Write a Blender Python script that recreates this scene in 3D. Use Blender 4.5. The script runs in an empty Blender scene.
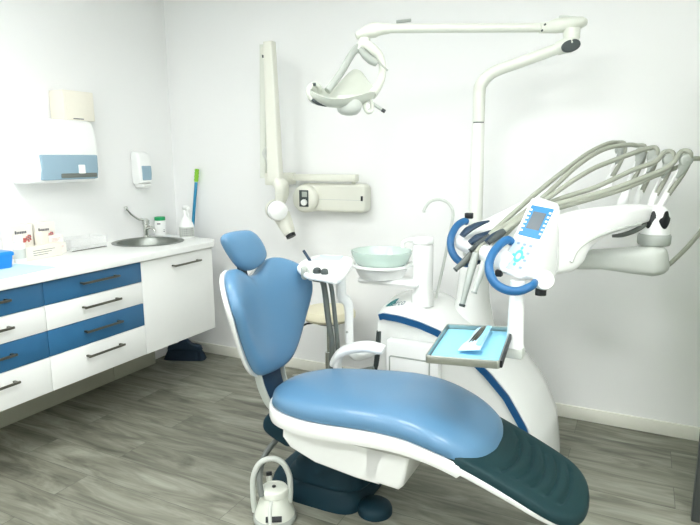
import bpy, bmesh, math, random
from mathutils import Vector as V, Matrix
random.seed(4)
PI = math.pi
S = bpy.context.scene
C = S.collection

# ------------------------------------------------------------------ materials
def lin(h):
    r = []
    for i in (0, 2, 4):
        c = int(h[i:i+2], 16) / 255
        r.append(c / 12.92 if c <= .04045 else ((c + .055) / 1.055) ** 2.4)
    return r + [1]
def mat(name, h, rough=.5, metal=0., var=.03, scale=30., bump=0., bscale=200., spec=.5, coat=0., emit=0., alpha=1., trans=0.):
    m = bpy.data.materials.new(name); m.use_nodes = True
    nt = m.node_tree; b = nt.nodes['Principled BSDF']
    tc = nt.nodes.new('ShaderNodeTexCoord')
    n = nt.nodes.new('ShaderNodeTexNoise'); n.inputs['Scale'].default_value = scale; n.inputs['Detail'].default_value = 3
    nt.links.new(tc.outputs['Object'], n.inputs['Vector'])
    mx = nt.nodes.new('ShaderNodeMix'); mx.data_type = 'RGBA'
    c = lin(h)
    mx.inputs['A'].default_value = [max(0, x * (1 - var)) for x in c[:3]] + [1]
    mx.inputs['B'].default_value = [min(1, x * (1 + var)) for x in c[:3]] + [1]
    nt.links.new(n.outputs['Fac'], mx.inputs['Factor'])
    nt.links.new(mx.outputs['Result'], b.inputs['Base Color'])
    b.inputs['Roughness'].default_value = rough
    b.inputs['Metallic'].default_value = metal
    b.inputs['Specular IOR Level'].default_value = spec
    b.inputs['Coat Weight'].default_value = coat
    b.inputs['Alpha'].default_value = alpha
    b.inputs['Transmission Weight'].default_value = trans
    if emit:
        b.inputs['Emission Color'].default_value = c; b.inputs['Emission Strength'].default_value = emit
    if bump:
        n2 = nt.nodes.new('ShaderNodeTexNoise'); n2.inputs['Scale'].default_value = bscale
        nt.links.new(tc.outputs['Object'], n2.inputs['Vector'])
        bp = nt.nodes.new('ShaderNodeBump'); bp.inputs['Strength'].default_value = bump; bp.inputs['Distance'].default_value = .002
        nt.links.new(n2.outputs['Fac'], bp.inputs['Height']); nt.links.new(bp.outputs['Normal'], b.inputs['Normal'])
    return m

M = dict(
    wall=mat('wall_paint', 'F4F5F4', .6, var=.012, scale=1.2, bump=.1, bscale=300),
    ceil=mat('ceiling_paint', 'F6F8F6', .8, var=.01),
    base=mat('skirting_white', 'EDEDE2', .45),
    white=mat('white_plastic', 'F4F6F4', .32, var=.01),
    white2=mat('white_lacquer', 'F2F4F1', .3, var=.01),
    shell=mat('white_shell', 'F3F5F2', .25, var=.01, coat=.3),
    cream=mat('cream_plastic', 'E0E1D5', .4, var=.015),
    shield=mat('shaded_ivory_enamel', 'C3C8BD', .38, var=.015),  # darker copy of the ivory enamel; the lamp head's shade is put into it
    ivory2=mat('pole_enamel', 'E4E7DF', .35, var=.015),
    ivory=mat('ivory_enamel', 'D9DDD2', .35, var=.015),
    grey=mat('grey_plastic', 'A9AFA8', .45),
    pale=mat('pale_grey_plastic', 'C8CDC6', .4),
    dgrey=mat('dark_grey_rubber', '3B4444', .55),
    black=mat('black_plastic', '14191C', .45),
    navy=mat('dark_navy_plastic', '123149', .5),
    hose=mat('grey_hose', '9EA294', .5),
    hosed=mat('charcoal_hose', '666C67', .5),
    vinyl=mat('blue_vinyl', '537E9F', .4, var=.05, scale=6, bump=.12, bscale=700, coat=.3),
    stripe=mat('blue_lacquer', '084E80', .35),
    handle=mat('blue_grip', '1F6092', .42, var=.05),
    front=mat('blue_laminate', '2B6690', .45, var=.04, scale=40),
    rubber=mat('green_black_rubber', '0E3034', .6, spec=.3, var=.08, scale=60, bump=.15, bscale=500),
    teal=mat('dark_teal_cover', '082C38', .6, var=.06, spec=.3),
    sink=mat('satin_sink_steel', '8B908A', .36, 1., var=.08, scale=50),
    steel=mat('brushed_steel', 'B4B8B0', .28, 1., var=.08, scale=50),
    pewter=mat('pewter_metal', '6F6E64', .38, .9, var=.06),
    chrome=mat('chrome', 'D4D6D2', .12, 1.),
    plinth=mat('grey_beige_board', 'A9AA98', .55),
    beige=mat('beige_vinyl', 'E2DCC0', .45, bump=.1),
    ablue=mat('aqua_paper', '8CCBE4', .75, var=.06, scale=80),
    lblue=mat('pale_blue_paper', 'BFE2F6', .8, var=.03),
    pblue=mat('tinted_blue_window', '93AFBF', .2, var=.05, scale=8),
    bblue=mat('bright_blue_plastic', '1487D8', .35),
    glass=mat('greenish_glass', 'EEFFF7', .12, trans=.55, var=.01),
    acrylic=mat('clear_acrylic', 'F8FAF8', .08, alpha=.16, var=.01),
    green=mat('green_cap', '17A060', .4),
    lime=mat('lime_green_grip', '8CCB30', .45),
    tealh=mat('teal_blue_handle', '0E82AC', .4),
    red=mat('red_print', 'D06A66', .7),
    ink=mat('dark_print', '66666A', .7),
    brist=mat('dark_navy_bristles', '10283A', .8, var=.3, scale=150, bump=.6, bscale=300),
    lcd=mat('grey_lcd_screen', '59646A', .25),
    lcdb=mat('sky_blue_screen_surround', '1E7AB0', .35),
    key=mat('pale_blue_keypad', 'B2D0E4', .4),
    keyp=mat('keypad_symbol', '7E93A8', .5),
    keyb=mat('keypad_blue_symbol', '4DB4E6', .5),
    logot=mat('teal_logo', '0C6E70', .5),
    logog=mat('logo_grey', '5E747C', .5),
    carton=mat('white_carton', 'F0EDE4', .7, var=.015),
    carton2=mat('cream_carton', 'EDE9DB', .7, var=.02),
    frame=mat('dark_door_frame', '4A4F4E', .45, .3),
    frost=mat('frosted_greenish_glass', 'DCEBC8', .5, trans=.35),
    lamp=mat('led_panel', 'FFFFFF', .5, emit=1.),
)

def floor_material():
    m = bpy.data.materials.new('grey_wood_planks'); m.use_nodes = True
    nt = m.node_tree; b = nt.nodes['Principled BSDF']; N = nt.nodes.new; Lk = nt.links.new
    tc = N('ShaderNodeTexCoord')
    br = N('ShaderNodeTexBrick'); br.offset = .37; br.offset_frequency = 2
    br.inputs['Color1'].default_value = (.2, .2, .2, 1); br.inputs['Color2'].default_value = (.8, .8, .8, 1)
    br.inputs['Mortar'].default_value = (.5, .5, .5, 1)
    br.inputs['Scale'].default_value = 1; br.inputs['Mortar Size'].default_value = .0012; br.inputs['Mortar Smooth'].default_value = .2
    br.inputs['Brick Width'].default_value = 1.22; br.inputs['Row Height'].default_value = .18
    Lk(tc.outputs['Object'], br.inputs['Vector'])
    # grain offset per plank
    add = N('ShaderNodeVectorMath'); add.operation = 'MULTIPLY_ADD'
    add.inputs[1].default_value = (7, 3, 5)
    Lk(br.outputs['Color'], add.inputs[0]); Lk(tc.outputs['Object'], add.inputs[2])
    mp = N('ShaderNodeMapping'); mp.inputs['Scale'].default_value = (1.1, 7, 1); Lk(add.outputs[0], mp.inputs['Vector'])
    n1 = N('ShaderNodeTexNoise'); n1.inputs['Scale'].default_value = 1.6; n1.inputs['Detail'].default_value = 4; n1.inputs['Distortion'].default_value = 1.3
    n1.inputs['Roughness'].default_value = .62
    Lk(mp.outputs[0], n1.inputs['Vector'])
    mp2 = N('ShaderNodeMapping'); mp2.inputs['Scale'].default_value = (3, 70, 1); Lk(add.outputs[0], mp2.inputs['Vector'])
    n2 = N('ShaderNodeTexNoise'); n2.inputs['Scale'].default_value = 1.5; n2.inputs['Detail'].default_value = 4; Lk(mp2.outputs[0], n2.inputs['Vector'])
    mixf = N('ShaderNodeMath'); mixf.operation = 'MULTIPLY_ADD'; mixf.inputs[1].default_value = .16
    Lk(n2.outputs['Fac'], mixf.inputs[0])
    h = N('ShaderNodeMath'); h.operation = 'MULTIPLY'; h.inputs[1].default_value = .84; Lk(n1.outputs['Fac'], h.inputs[0])
    Lk(h.outputs[0], mixf.inputs[2])
    sh = N('ShaderNodeMath'); sh.operation = 'MULTIPLY_ADD'; sh.inputs[1].default_value = .10
    Lk(br.outputs['Color'], sh.inputs[0]); Lk(mixf.outputs[0], sh.inputs[2])
    cr = N('ShaderNodeValToRGB'); e = cr.color_ramp.elements
    e[0].position = .36; e[0].color = lin('525248'); e[1].position = .74; e[1].color = lin('9A9B8D')
    x = cr.color_ramp.elements.new(.52); x.color = lin('757568')
    Lk(sh.outputs[0], cr.inputs[0])
    mm = N('ShaderNodeMix'); mm.data_type = 'RGBA'; mm.inputs['B'].default_value = lin('50534A')
    Lk(br.outputs['Fac'], mm.inputs['Factor']); Lk(cr.outputs[0], mm.inputs['A'])
    Lk(mm.outputs['Result'], b.inputs['Base Color'])
    b.inputs['Roughness'].default_value = .5
    bp = N('ShaderNodeBump'); bp.inputs['Strength'].default_value = .15; bp.inputs['Distance'].default_value = .002
    Lk(n2.outputs['Fac'], bp.inputs['Height']); Lk(bp.outputs[0], b.inputs['Normal'])
    return m
M['floor'] = floor_material()

# ------------------------------------------------------------------ mesh helpers
def nb(): return bmesh.new()
def box(bm, lo, hi, bev=0., seg=2, mtx=None):
    t = bmesh.new()
    bmesh.ops.create_cube(t, size=1)
    for v in t.verts:
        v.co = V([lo[i] + (v.co[i] + .5) * (hi[i] - lo[i]) for i in range(3)])
    if bev: bmesh.ops.bevel(t, geom=t.edges[:], offset=bev, segments=seg, profile=.5, affect='EDGES')
    if mtx: bmesh.ops.transform(t, matrix=mtx, verts=t.verts)
    return merge(bm, t)
def merge(bm, t):
    me = bpy.data.meshes.new('tmp'); t.to_mesh(me); t.free(); bm.from_mesh(me); bpy.data.meshes.remove(me); return bm
def frame(o, x, y):
    """matrix with origin o, first axis x, second axis near y"""
    x = V(x).normalized(); z = x.cross(V(y)).normalized(); y = z.cross(x)
    m = Matrix((x, y, z)).transposed().to_4x4(); m.translation = V(o); return m
def smooth_path(pts, n=6, closed=False):
    P = [V(p) for p in pts]; out = []
    k = len(P)
    rng = k if closed else k - 1
    for i in range(rng):
        if closed: a, b, c, d = P[(i-1) % k], P[i], P[(i+1) % k], P[(i+2) % k]
        else: a, b, c, d = P[max(i-1, 0)], P[i], P[i+1], P[min(i+2, k-1)]
        for j in range(n):
            t = j / n
            out.append(.5 * ((2*b) + (c-a)*t + (2*a-5*b+4*c-d)*t*t + (3*b-a-3*c+d)*t**3))
    if not closed: out.append(P[-1])
    return out
def lerp_list(vals, n):
    k = len(vals); out = []
    for i in range(n):
        f = i / (n-1) * (k-1); a = min(int(f), k-2); t = f - a
        out.append(vals[a] * (1-t) + vals[a+1] * t)
    return out
def rings(bm, R, closed=False, caps=True):
    L = [[bm.verts.new(p) for p in r] for r in R]; n = len(L[0])
    for i in range(len(L) if closed else len(L)-1):
        A, B = L[i], L[(i+1) % len(L)]
        for j in range(n): bm.faces.new((A[j], A[(j+1) % n], B[(j+1) % n], B[j]))
    if caps and not closed:
        bm.faces.new(L[0][::-1]); bm.faces.new(L[-1])
    return bm
def tube(bm, pts, r, seg=12, sm=6, closed=False, sec=None, up=None, n=2.):
    """round (or superelliptic) tube; r one radius or a list along the points; sec = list of (half width, half height)"""
    P = smooth_path(pts, sm, closed) if sm else [V(p) for p in pts]
    k = len(P)
    if sec: W = lerp_list([s[0] for s in sec], k); H = lerp_list([s[1] for s in sec], k)
    else:
        rr = r if isinstance(r, (list, tuple)) else [r, r]
        W = H = lerp_list(rr, k)
    R = []; prev = None
    for i in range(k):
        if closed: t = P[(i+1) % k] - P[i-1]
        else: t = P[min(i+1, k-1)] - P[max(i-1, 0)]
        t.normalize()
        if up is not None: a = V(up)
        elif prev is None: a = V((0, 0, 1)) if abs(t.z) < .9 else V((1, 0, 0))
        else: a = prev
        s = t.cross(a).normalized(); u = s.cross(t).normalized(); prev = u
        ring = []
        for j in range(seg):
            th = 2*PI*j/seg; c, d = math.cos(th), math.sin(th)
            c = math.copysign(abs(c)**(2/n), c); d = math.copysign(abs(d)**(2/n), d)
            ring.append(P[i] + s*(c*W[i]) + u*(d*H[i]))
        R.append(ring)
    return rings(bm, R, closed)
def lathe(bm, prof, o, axis=(0, 0, 1), seg=32, closed=False, ell=1.):
    ax = V(axis).normalized(); a = V((1, 0, 0)) if abs(ax.x) < .9 else V((0, 1, 0))
    u = ax.cross(a).normalized(); w = ax.cross(u); o = V(o)
    R = [[o + ax*z + u*(math.cos(2*PI*j/seg)*max(r, 1e-4)) + w*(math.sin(2*PI*j/seg)*max(r, 1e-4)*ell) for j in range(seg)] for r, z in prof]
    return rings(bm, R, closed)
def prism(bm, out, mtx, t, bev=0., holes=(), seg=3):
    """flat outline (2D) in the plane of mtx, thickness t centred on that plane, rounded by bev"""
    cu = bpy.data.curves.new('tmp', 'CURVE'); cu.dimensions = '2D'; cu.fill_mode = 'BOTH'
    cu.extrude = max(t/2 - bev, 1e-5); cu.bevel_depth = bev; cu.bevel_resolution = seg; cu.offset = -bev
    for o in [out] + list(holes):
        s = cu.splines.new('POLY'); s.points.add(len(o)-1); s.use_cyclic_u = True
        for p, q in zip(s.points, o): p.co = (q[0], q[1], 0, 1)
    ob = bpy.data.objects.new('tmp', cu); C.objects.link(ob)
    dg = bpy.context.evaluated_depsgraph_get(); me = bpy.data.meshes.new_from_object(ob.evaluated_get(dg))
    me.transform(mtx); bm.from_mesh(me)
    bpy.data.objects.remove(ob); bpy.data.curves.remove(cu); bpy.data.meshes.remove(me)
    bmesh.ops.remove_doubles(bm, verts=bm.verts, dist=1e-5)
    return bm
def pad(bm, out, c, f, top, bot, n=3., k=7):
    """upholstered pad: star-shaped outline out around c; f(u, v, h) -> point; pillow heights top / bot"""
    c = V((c[0], c[1])); O = [V((p[0], p[1])) for p in out]
    rs = [math.sin(i/k*PI/2) for i in range(1, k+1)]
    def ringat(r, H):
        h = H * max(0., 1 - r**n)**(1/n)
        return [f(*(c + (p-c)*r), h) for p in O]
    R = [ringat(r, top) for r in rs] + [ringat(r, -bot) for r in rs[::-1][1:]]
    L = [[bm.verts.new(p) for p in r] for r in R]; m = len(O)
    for A, B in zip(L, L[1:]):
        for j in range(m): bm.faces.new((A[j], A[(j+1) % m], B[(j+1) % m], B[j]))
    for ring, H in ((L[0], top), (L[-1], -bot)):
        v = bm.verts.new(f(c.x, c.y, H))
        for j in range(m): bm.faces.new((ring[j], ring[(j+1) % m], v))
    return bm
def superell(a, b, n=2.6, k=48, c=(0, 0)):
    o = []
    for i in range(k):
        t = 2*PI*i/k; x, y = math.cos(t), math.sin(t)
        o.append((c[0] + a*math.copysign(abs(x)**(2/n), x), c[1] + b*math.copysign(abs(y)**(2/n), y)))
    return o
def rrect(x0, y0, x1, y1, r, k=5):
    o = []
    for cx, cy, a in ((x1-r, y1-r, 0), (x0+r, y1-r, 90), (x0+r, y0+r, 180), (x1-r, y0+r, 270)):
        for i in range(k+1):
            t = math.radians(a + 90*i/k); o.append((cx + r*math.cos(t), cy + r*math.sin(t)))
    return o
def resample(pts, n, closed=False):
    P = [V((p[0], p[1])) for p in pts]
    if closed: P.append(P[0])
    d = [0]
    for a, b in zip(P, P[1:]): d.append(d[-1] + (b-a).length)
    o = []; m = n if closed else n-1
    for i in range(n):
        s = d[-1]*i/m; j = 0
        while j < len(d)-2 and d[j+1] < s: j += 1
        t = (s-d[j])/max(1e-9, d[j+1]-d[j]); o.append(P[j].lerp(P[j+1], min(1, t)))
    return o
def smooth2(pts, n=6, closed=True):
    return [(p.x, p.y) for p in smooth_path([(a, b, 0) for a, b in pts], n, closed)]

# ------------------------------------------------------------------ objects
def wloc(o):
    v = V(o.location)
    while o.parent: o = o.parent; v += o.location
    return v
def obj(name, bm, m, parent=None, at=None, sharp=40):
    me = bpy.data.meshes.new(name)
    bmesh.ops.recalc_face_normals(bm, faces=bm.faces)
    o = bpy.data.objects.new(name, me); C.objects.link(o)
    if parent: base = wloc(parent); o.parent = parent
    else:
        if at is None:
            xs = [v.co for v in bm.verts]
            at = (sum(p.x for p in xs)/len(xs), sum(p.y for p in xs)/len(xs), min(p.z for p in xs))
        base = V(at); o.location = base
    bmesh.ops.translate(bm, verts=bm.verts, vec=-base)
    bm.to_mesh(me); bm.free()
    for p in me.polygons: p.use_smooth = True
    me.set_sharp_from_angle(angle=math.radians(sharp))
    me.materials.append(M[m])
    return o
def tag(o, label, cat, group=None):
    o['label'] = label; o['category'] = cat
    if group: o['group'] = group
    return o
def thing(name, loc, label, cat, group=None):
    o = bpy.data.objects.new(name, None); C.objects.link(o); o.location = loc
    o.empty_display_size = .05
    return tag(o, label, cat, group)
def struct(name, bm, m):
    o = obj(name, bm, m); o['kind'] = 'structure'; return o
def copy_tree(o, parent=None):
    c = o.copy(); C.objects.link(c)
    if parent: c.parent = parent
    for ch in list(o.children): copy_tree(ch, c)
    return c

# ================================================================== camera
cam = bpy.data.cameras.new('camera'); cam.sensor_width = 36; cam.lens = 29.8634; cam.clip_start = .05
co = bpy.data.objects.new('camera', cam); C.objects.link(co)
co.matrix_world = Matrix(((0.893932, -0.073836, 0.442078, 3.126245), (0.448166, 0.159728, -0.879565, -3.312513), (-0.005669, 0.984396, 0.175876, 1.450000), (0.000000, 0.000000, 0.000000, 1.000000)))
S.camera = co

# ================================================================== room (left wall x=0, back wall y=0)
RX, RY, RZ = 4.25, -4.7, 2.62
bm = box(nb(), (-.1, RY-.1, -.1), (RX+.1, .1, 0)); fl = struct('floor', bm, 'floor')
struct('ceiling', box(nb(), (-.1, RY-.1, RZ), (RX+.1, .1, RZ+.1)), 'ceil')
struct('wall_left', box(nb(), (-.1, RY-.1, 0), (0, .1, RZ)), 'wall')
struct('wall_back', box(nb(), (0, 0, 0), (RX, .1, RZ)), 'wall')
struct('wall_right', box(nb(), (RX, RY-.1, 0), (RX+.1, .1, RZ)), 'wall')
struct('wall_front', box(nb(), (0, RY-.1, 0), (RX, RY, RZ)), 'wall')
struct('baseboard_back', box(nb(), (.0, -.014, 0), (RX, 0, .076), .004), 'base')
# recessed boards closing the space under the wall cabinets
struct('trim_1', box(nb(), (.045, -2.2, 0), (.063, -.73, .34), .002), 'plinth')
struct('trim_2', box(nb(), (.045, -.728, 0), (.063, -.36, .34), .002), 'plinth')

# glazed door leaf at the right edge
dr = bpy.data.objects.new('door_1', None); C.objects.link(dr); dr.location = (3.40, -.78, 0); dr['kind'] = 'structure'
obj('stile', box(nb(), (3.398, -.80, .0), (3.428, -.765, 2.1), .004), 'frame', dr)
obj('stile', box(nb(), (4.18, -.80, .0), (4.22, -.765, 2.1), .004), 'frame', dr)
obj('rail', box(nb(), (3.428, -.80, .0), (4.18, -.765, .05), .003), 'frame', dr)
obj('rail', box(nb(), (3.428, -.80, 2.06), (4.18, -.765, 2.1), .003), 'frame', dr)
obj('glass_panel', box(nb(), (3.425, -.787, .045), (4.185, -.778, 2.065)), 'frost', dr)

# unseen ceiling light panels, multiplied to lift the lower walls
LP = [(1.25, -2.0, 'above the worktop and sink'), (2.45, -2.0, 'above the patient chair'), (3.65, -2.0, 'above the instrument console side of the room'),
      (1.25, -3.6, 'near the left wall behind the viewer'), (2.45, -3.6, 'in the middle behind the viewer'), (3.65, -3.6, 'near the right wall behind the viewer')]
for x, y, where in LP:
    lt = thing('ceiling_light', (x, y, RZ), 'unseen square white LED ceiling panel ' + where, 'ceiling light', 'LED ceiling panels')
    h = .3
    f = nb()
    prism(f, rrect(-h-.02, -h-.02, h+.02, h+.02, .01), Matrix.Translation((x, y, RZ-.011)), .02, .002, holes=[rrect(-h, -h, h, h, .005)])
    obj('frame', f, 'white', lt)
    obj('diffuser', box(nb(), (x-h+.001, y-h+.001, RZ-.014), (x+h-.001, y+h-.001, RZ-.004)), 'lamp', lt)

# ================================================================== wall cabinets, worktop, sink
zr = (.884, .764, .639, .508, .332)
XF = .605
def bar_handle(parent, y0, y1, z):
    b = nb()
    box(b, (XF+.026, y0, z-.006), (XF+.036, y1, z+.006), .003)
    for y in (y0+.012, y1-.012): box(b, (XF-.001, y-.006, z-.005), (XF+.03, y+.006, z+.005), .002)
    obj('handle', b, 'pewter', parent)
def drawer_unit(y0, y1, label):
    t = thing('drawer_cabinet', (.3, (y0+y1)/2, zr[-1]), label, 'cabinet', 'wall hung drawer cabinets')
    obj('carcass', box(nb(), (.002, y0+.001, zr[-1]), (XF-.02, y1-.001, .882)), 'white2', t)
    for k in range(4):
        m = 'front' if k % 2 == 0 else 'white2'
        d = obj('drawer', box(nb(), (XF-.02, y0+.0015, zr[k+1]+.0015), (XF, y1-.0015, zr[k]-(.006 if k == 0 else .0015)), .0012), m, t)
        d['label'] = 'blue drawer front' if k % 2 == 0 else 'white drawer front'
        zc = (zr[k]+zr[k+1])/2 + (.012, .008, .008, .03)[k]
        yc = (y0+y1)/2 + .01
        bar_handle(d, yc-.118, yc+.118, zc)
    return t
drawer_unit(-1.555, -.945, 'blue and white four drawer cabinet next to the plain white cabinet under the sink')
drawer_unit(-2.165, -1.555, 'blue and white drawer cabinet cut off by the left edge of the photo')
t = thing('sink_cabinet', (.3, -.64, zr[-1]), 'plain white one door cabinet under the round sink at the corner end', 'cabinet')
obj('carcass', prism(nb(), [(.002, -.944), (XF-.02, -.944), (XF-.02, -.331), (.002, -.331)], Matrix.Translation((0, 0, .6015)), .539,
    holes=[[(.04, -.91), (.565, -.91), (.565, -.36), (.04, -.36)]]), 'white2', t)
d = obj('door', box(nb(), (XF-.02, -.9435, zr[-1]), (XF, -.331, .878), .0012), 'white2', t)
bar_handle(d, -.71, -.47, .818)

SC, SR = (.247, -.53), .215
wt = nb()
prism(wt, [(.002, -2.3), (.63, -2.3), (.63, -.335), (.595, -.30), (.55, -.235), (.002, -.165)], Matrix.Translation((0, 0, .903)), .036, .004, holes=[superell(SR-.008, SR-.008, 2, 64, SC)])
tag(obj('worktop', wt, 'white2', at=(.31, -1.2, .885)), 'long white worktop running over the blue and white wall cabinets', 'worktop')

t = thing('sink', (SC[0], SC[1], .921), 'round stainless steel sink set into the white worktop', 'sink')
p = [(SR+.012, .9213), (SR+.012, .9235), (SR-.004, .927), (SR-.02, .922), (SR-.032, .90), (SR-.045, .80), (SR-.075, .775), (.02, .772), (.02, .769), (SR-.073, .771), (SR-.04, .80), (SR-.028, .90), (SR-.012, .9213)]
obj('bowl', lathe(nb(), [(r, z-.921) for r, z in p], (SC[0], SC[1], .921), seg=56, closed=True), 'sink', t)
obj('drain', lathe(nb(), [(.001, 0), (.03, 0), (.035, .003), (.03, .005), (.001, .004)], (SC[0], SC[1], .772)), 'chrome', t)
# tap
F = V((.05, -.352, .9215))
t = thing('tap', F, 'chrome elbow lever tap standing behind the round sink', 'tap')
obj('tap_body', lathe(nb(), [(.001, 0), (.026, 0), (.026, .006), (.02, .012), (.021, .085), (.026, .09), (.026, .115), (.012, .127), (.001, .128)], F), 'chrome', t)
obj('spout', tube(nb(), [F+V(q) for q in ((.015, -.004, .06), (.05, -.014, .07), (.09, -.03, .072), (.115, -.04, .062), (.12, -.042, .046))], [.012, .011, .011]), 'chrome', t)
lv = tube(nb(), [F+V((0, 0, .112)), F+V((.0, -.035, .125)), V((0.05, -0.4194, 1.0523)), V((0.05, -0.4772, 1.0915)), V((0.05, -0.5085, 1.1244)), V((0.05, -0.5202, 1.1353))], [.011, .010, .0075, .0075, .0075])
lathe(lv, [(.001, -.014), (.012, -.01), (.014, 0), (.012, .012), (.001, .015)], V((0.05, -0.5163, 1.1317)), axis=(.1, -.4, 1), seg=16)
obj('lever', lv, 'chrome', t)

# ================================================================== things on the worktop
ZT = .9215
# blue plastic box with lid
t = thing('storage_box', (.26, -1.635, ZT), 'bright blue plastic box with a knobbed lid at the left end of the worktop', 'box')
bl = nb(); R_ = []
for s, z in ((.92, 0), (.95, .004), (1, .05), (1, .062)): R_.append([V((.26+q[0]*s, -1.635+q[1]*s, ZT+z)) for q in rrect(-.07, -.135, .07, .135, .02)])
rings(bl, R_); obj('tub', bl, 'bblue', t)
ld = nb(); R_ = []
for s, z in ((1.05, .0625), (1.06, .066), (1.05, .078), (.98, .084)): R_.append([V((.26+q[0]*s, -1.635+q[1]*s, ZT+z)) for q in rrect(-.07, -.135, .07, .135, .02)])
rings(ld, R_); ld = obj('lid', ld, 'bblue', t)
obj('knob', lathe(nb(), [(.001, 0), (.01, 0), (.016, .012), (.013, .02), (.001, .022)], (.25, -1.60, ZT+.084), seg=20), 'bblue', ld)
# paper sheets
def sheet(name, pts, z, m, label, cat, thick=.0015, n=18):
    a, b_, c_, d_ = [V((p[0], p[1], 0)) for p in pts]
    b = nb(); g = []
    for i in range(n+1):
        row = []
        for j in range(n+1):
            u, w = i/n, j/n
            q = (a*(1-u)+b_*u)*(1-w) + (d_*(1-u)+c_*u)*w
            row.append(V((q.x, q.y, z + .0012*(1+math.sin(u*17)*math.sin(w*9+u*4)))))
        g.append(row)
    top = [[b.verts.new(p+V((0, 0, thick))) for p in r] for r in g]; bot = [[b.verts.new(V((p.x, p.y, z))) for p in r] for r in g]
    for i in range(n):
        for j in range(n):
            b.faces.new((top[i][j], top[i+1][j], top[i+1][j+1], top[i][j+1])); b.faces.new((bot[i][j], bot[i][j+1], bot[i+1][j+1], bot[i+1][j]))
    ed = [(i, 0) for i in range(n)] + [(n, j) for j in range(n)] + [(i, n) for i in range(n, 0, -1)] + [(0, j) for j in range(n, 0, -1)]
    for e, f in zip(ed, ed[1:]+ed[:1]):
        b.faces.new((top[e[0]][e[1]], bot[e[0]][e[1]], bot[f[0]][f[1]], top[f[0]][f[1]]))
    return tag(obj(name, b, m), label, cat)
sheet('paper_bib', [(.37, -2.0), (.59, -1.98), (.52, -1.41), (.245, -1.44)], ZT, 'lblue', 'pale blue paper bib spread on the worktop in front of the blue box', 'paper bib')
# white bottle
B0 = V((.20, -1.385, ZT))
t = thing('lotion_bottle', B0, 'plain white bottle with a rounded cap between the blue box and the cartons', 'bottle')
bt = obj('bottle_body', lathe(nb(), [(.001, 0), (.027, 0), (.03, .004), (.03, .085), (.027, .097), (.02, .104), (.001, .105)], B0), 'white', t)
obj('cap', lathe(nb(), [(.001, .104), (.021, .104), (.023, .108), (.023, .125), (.018, .139), (.001, .142)], B0), 'white2', t)
obj('label', lathe(nb(), [(.0302, .02), (.0306, .02), (.0306, .07), (.0302, .07)], B0, closed=True), 'pale', t)

# cartons: front faces +x (towards the room)
def carton(c, w, h, d, label, rot=0., m='carton', print_='', name='carton'):
    """c: centre of the front bottom edge; w along y, d into -x"""
    t = thing(name, c, label, 'box', 'small cartons on the worktop')
    mt = Matrix.Translation(c) @ Matrix.Rotation(rot, 4, 'Z')
    obj('box_body', box(nb(), (-d, -w/2, 0), (0, w/2, h), .0015, 1, mt), m, t)
    fl_ = box(nb(), (-d*.97, -w/2*.97, h), (-d*.03, w/2*.97, h+.0008), 0, 1, mt); obj('lid_flap', fl_, m, t)
    if 't' in print_:
        b = nb(); y = -w*.34; random.seed(int(w*1000+h*100))
        for k in range(7):                        # a printed word too small to read
            ww = w*(.045+.03*random.random()); hh = h*(.07 if k else .1)
            box(b, (0, y, h*.74), (.0006, y+ww, h*.74+hh), 0, 1, mt); y += ww + w*.015
        obj('printed_word', b, 'ink', t)
    if 'r' in print_:
        b = nb()
        for i in range(8):                        # red wedge breaking into a checker
            for j in range(5):
                if j > i*.62+.5: continue
                if i > 4 and (i+j) % 2: continue
                y = -w*.28 + i*w*.085; z = h*.46 + j*h*.045
                box(b, (0, y, z), (.0005, y+w*.0845, z+h*.0445), 0, 1, mt)
        obj('printed_pattern', b, 'red', t)
        b = nb()
        for i, j in ((6, 1), (7, 2), (6, 3), (7, 4), (5, 2)):
            y = -w*.28 + i*w*.085; z = h*.46 + j*h*.045
            box(b, (0, y, z), (.0005, y+w*.07, z+h*.038), 0, 1, mt)
        obj('printed_checks', b, 'ink', t)
    if 'l' in print_:
        b = nb()
        for k in range(3):
            box(b, (0, -w*.3, h*(.3+.17*k)), (.0005, w*(.1+.1*k), h*(.34+.17*k)), 0, 1, mt)
        obj('printed_lines', b, 'red' if 'p' in print_ else 'ink', t)
    return t
carton(V((.09, -1.285, ZT)), .135, .18, .075, 'upright white carton with red check print, left of the two tall ones against the wall', .10, 'carton', 'tr', 'glove_carton')
carton(V((.075, -1.135, ZT)), .13, .178, .065, 'upright white carton with red check print, right of the two tall ones against the wall', .06, 'carton', 'tr', 'glove_carton')
carton(V((.155, -1.195, ZT)), .042, .135, .055, 'narrow plain cream carton standing in front of the two tall check print cartons', .2, 'carton2', '', 'cream_carton')
carton(V((.205, -1.245, ZT)), .235, .07, .045, 'long low cream carton lying at the front of the carton group', .08, 'carton2', 'l', 'cream_carton')
carton(V((.15, -1.11, ZT)), .095, .062, .05, 'low cream carton at the right end of the carton group with another carton on it', .05, 'carton', 'lp', 'medicine_carton')
carton(V((.148, -1.125, ZT+.0632)), .09, .042, .05, 'small white carton with pink print stacked on a low cream carton', -.06, 'carton', 'lp', 'medicine_carton')

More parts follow.
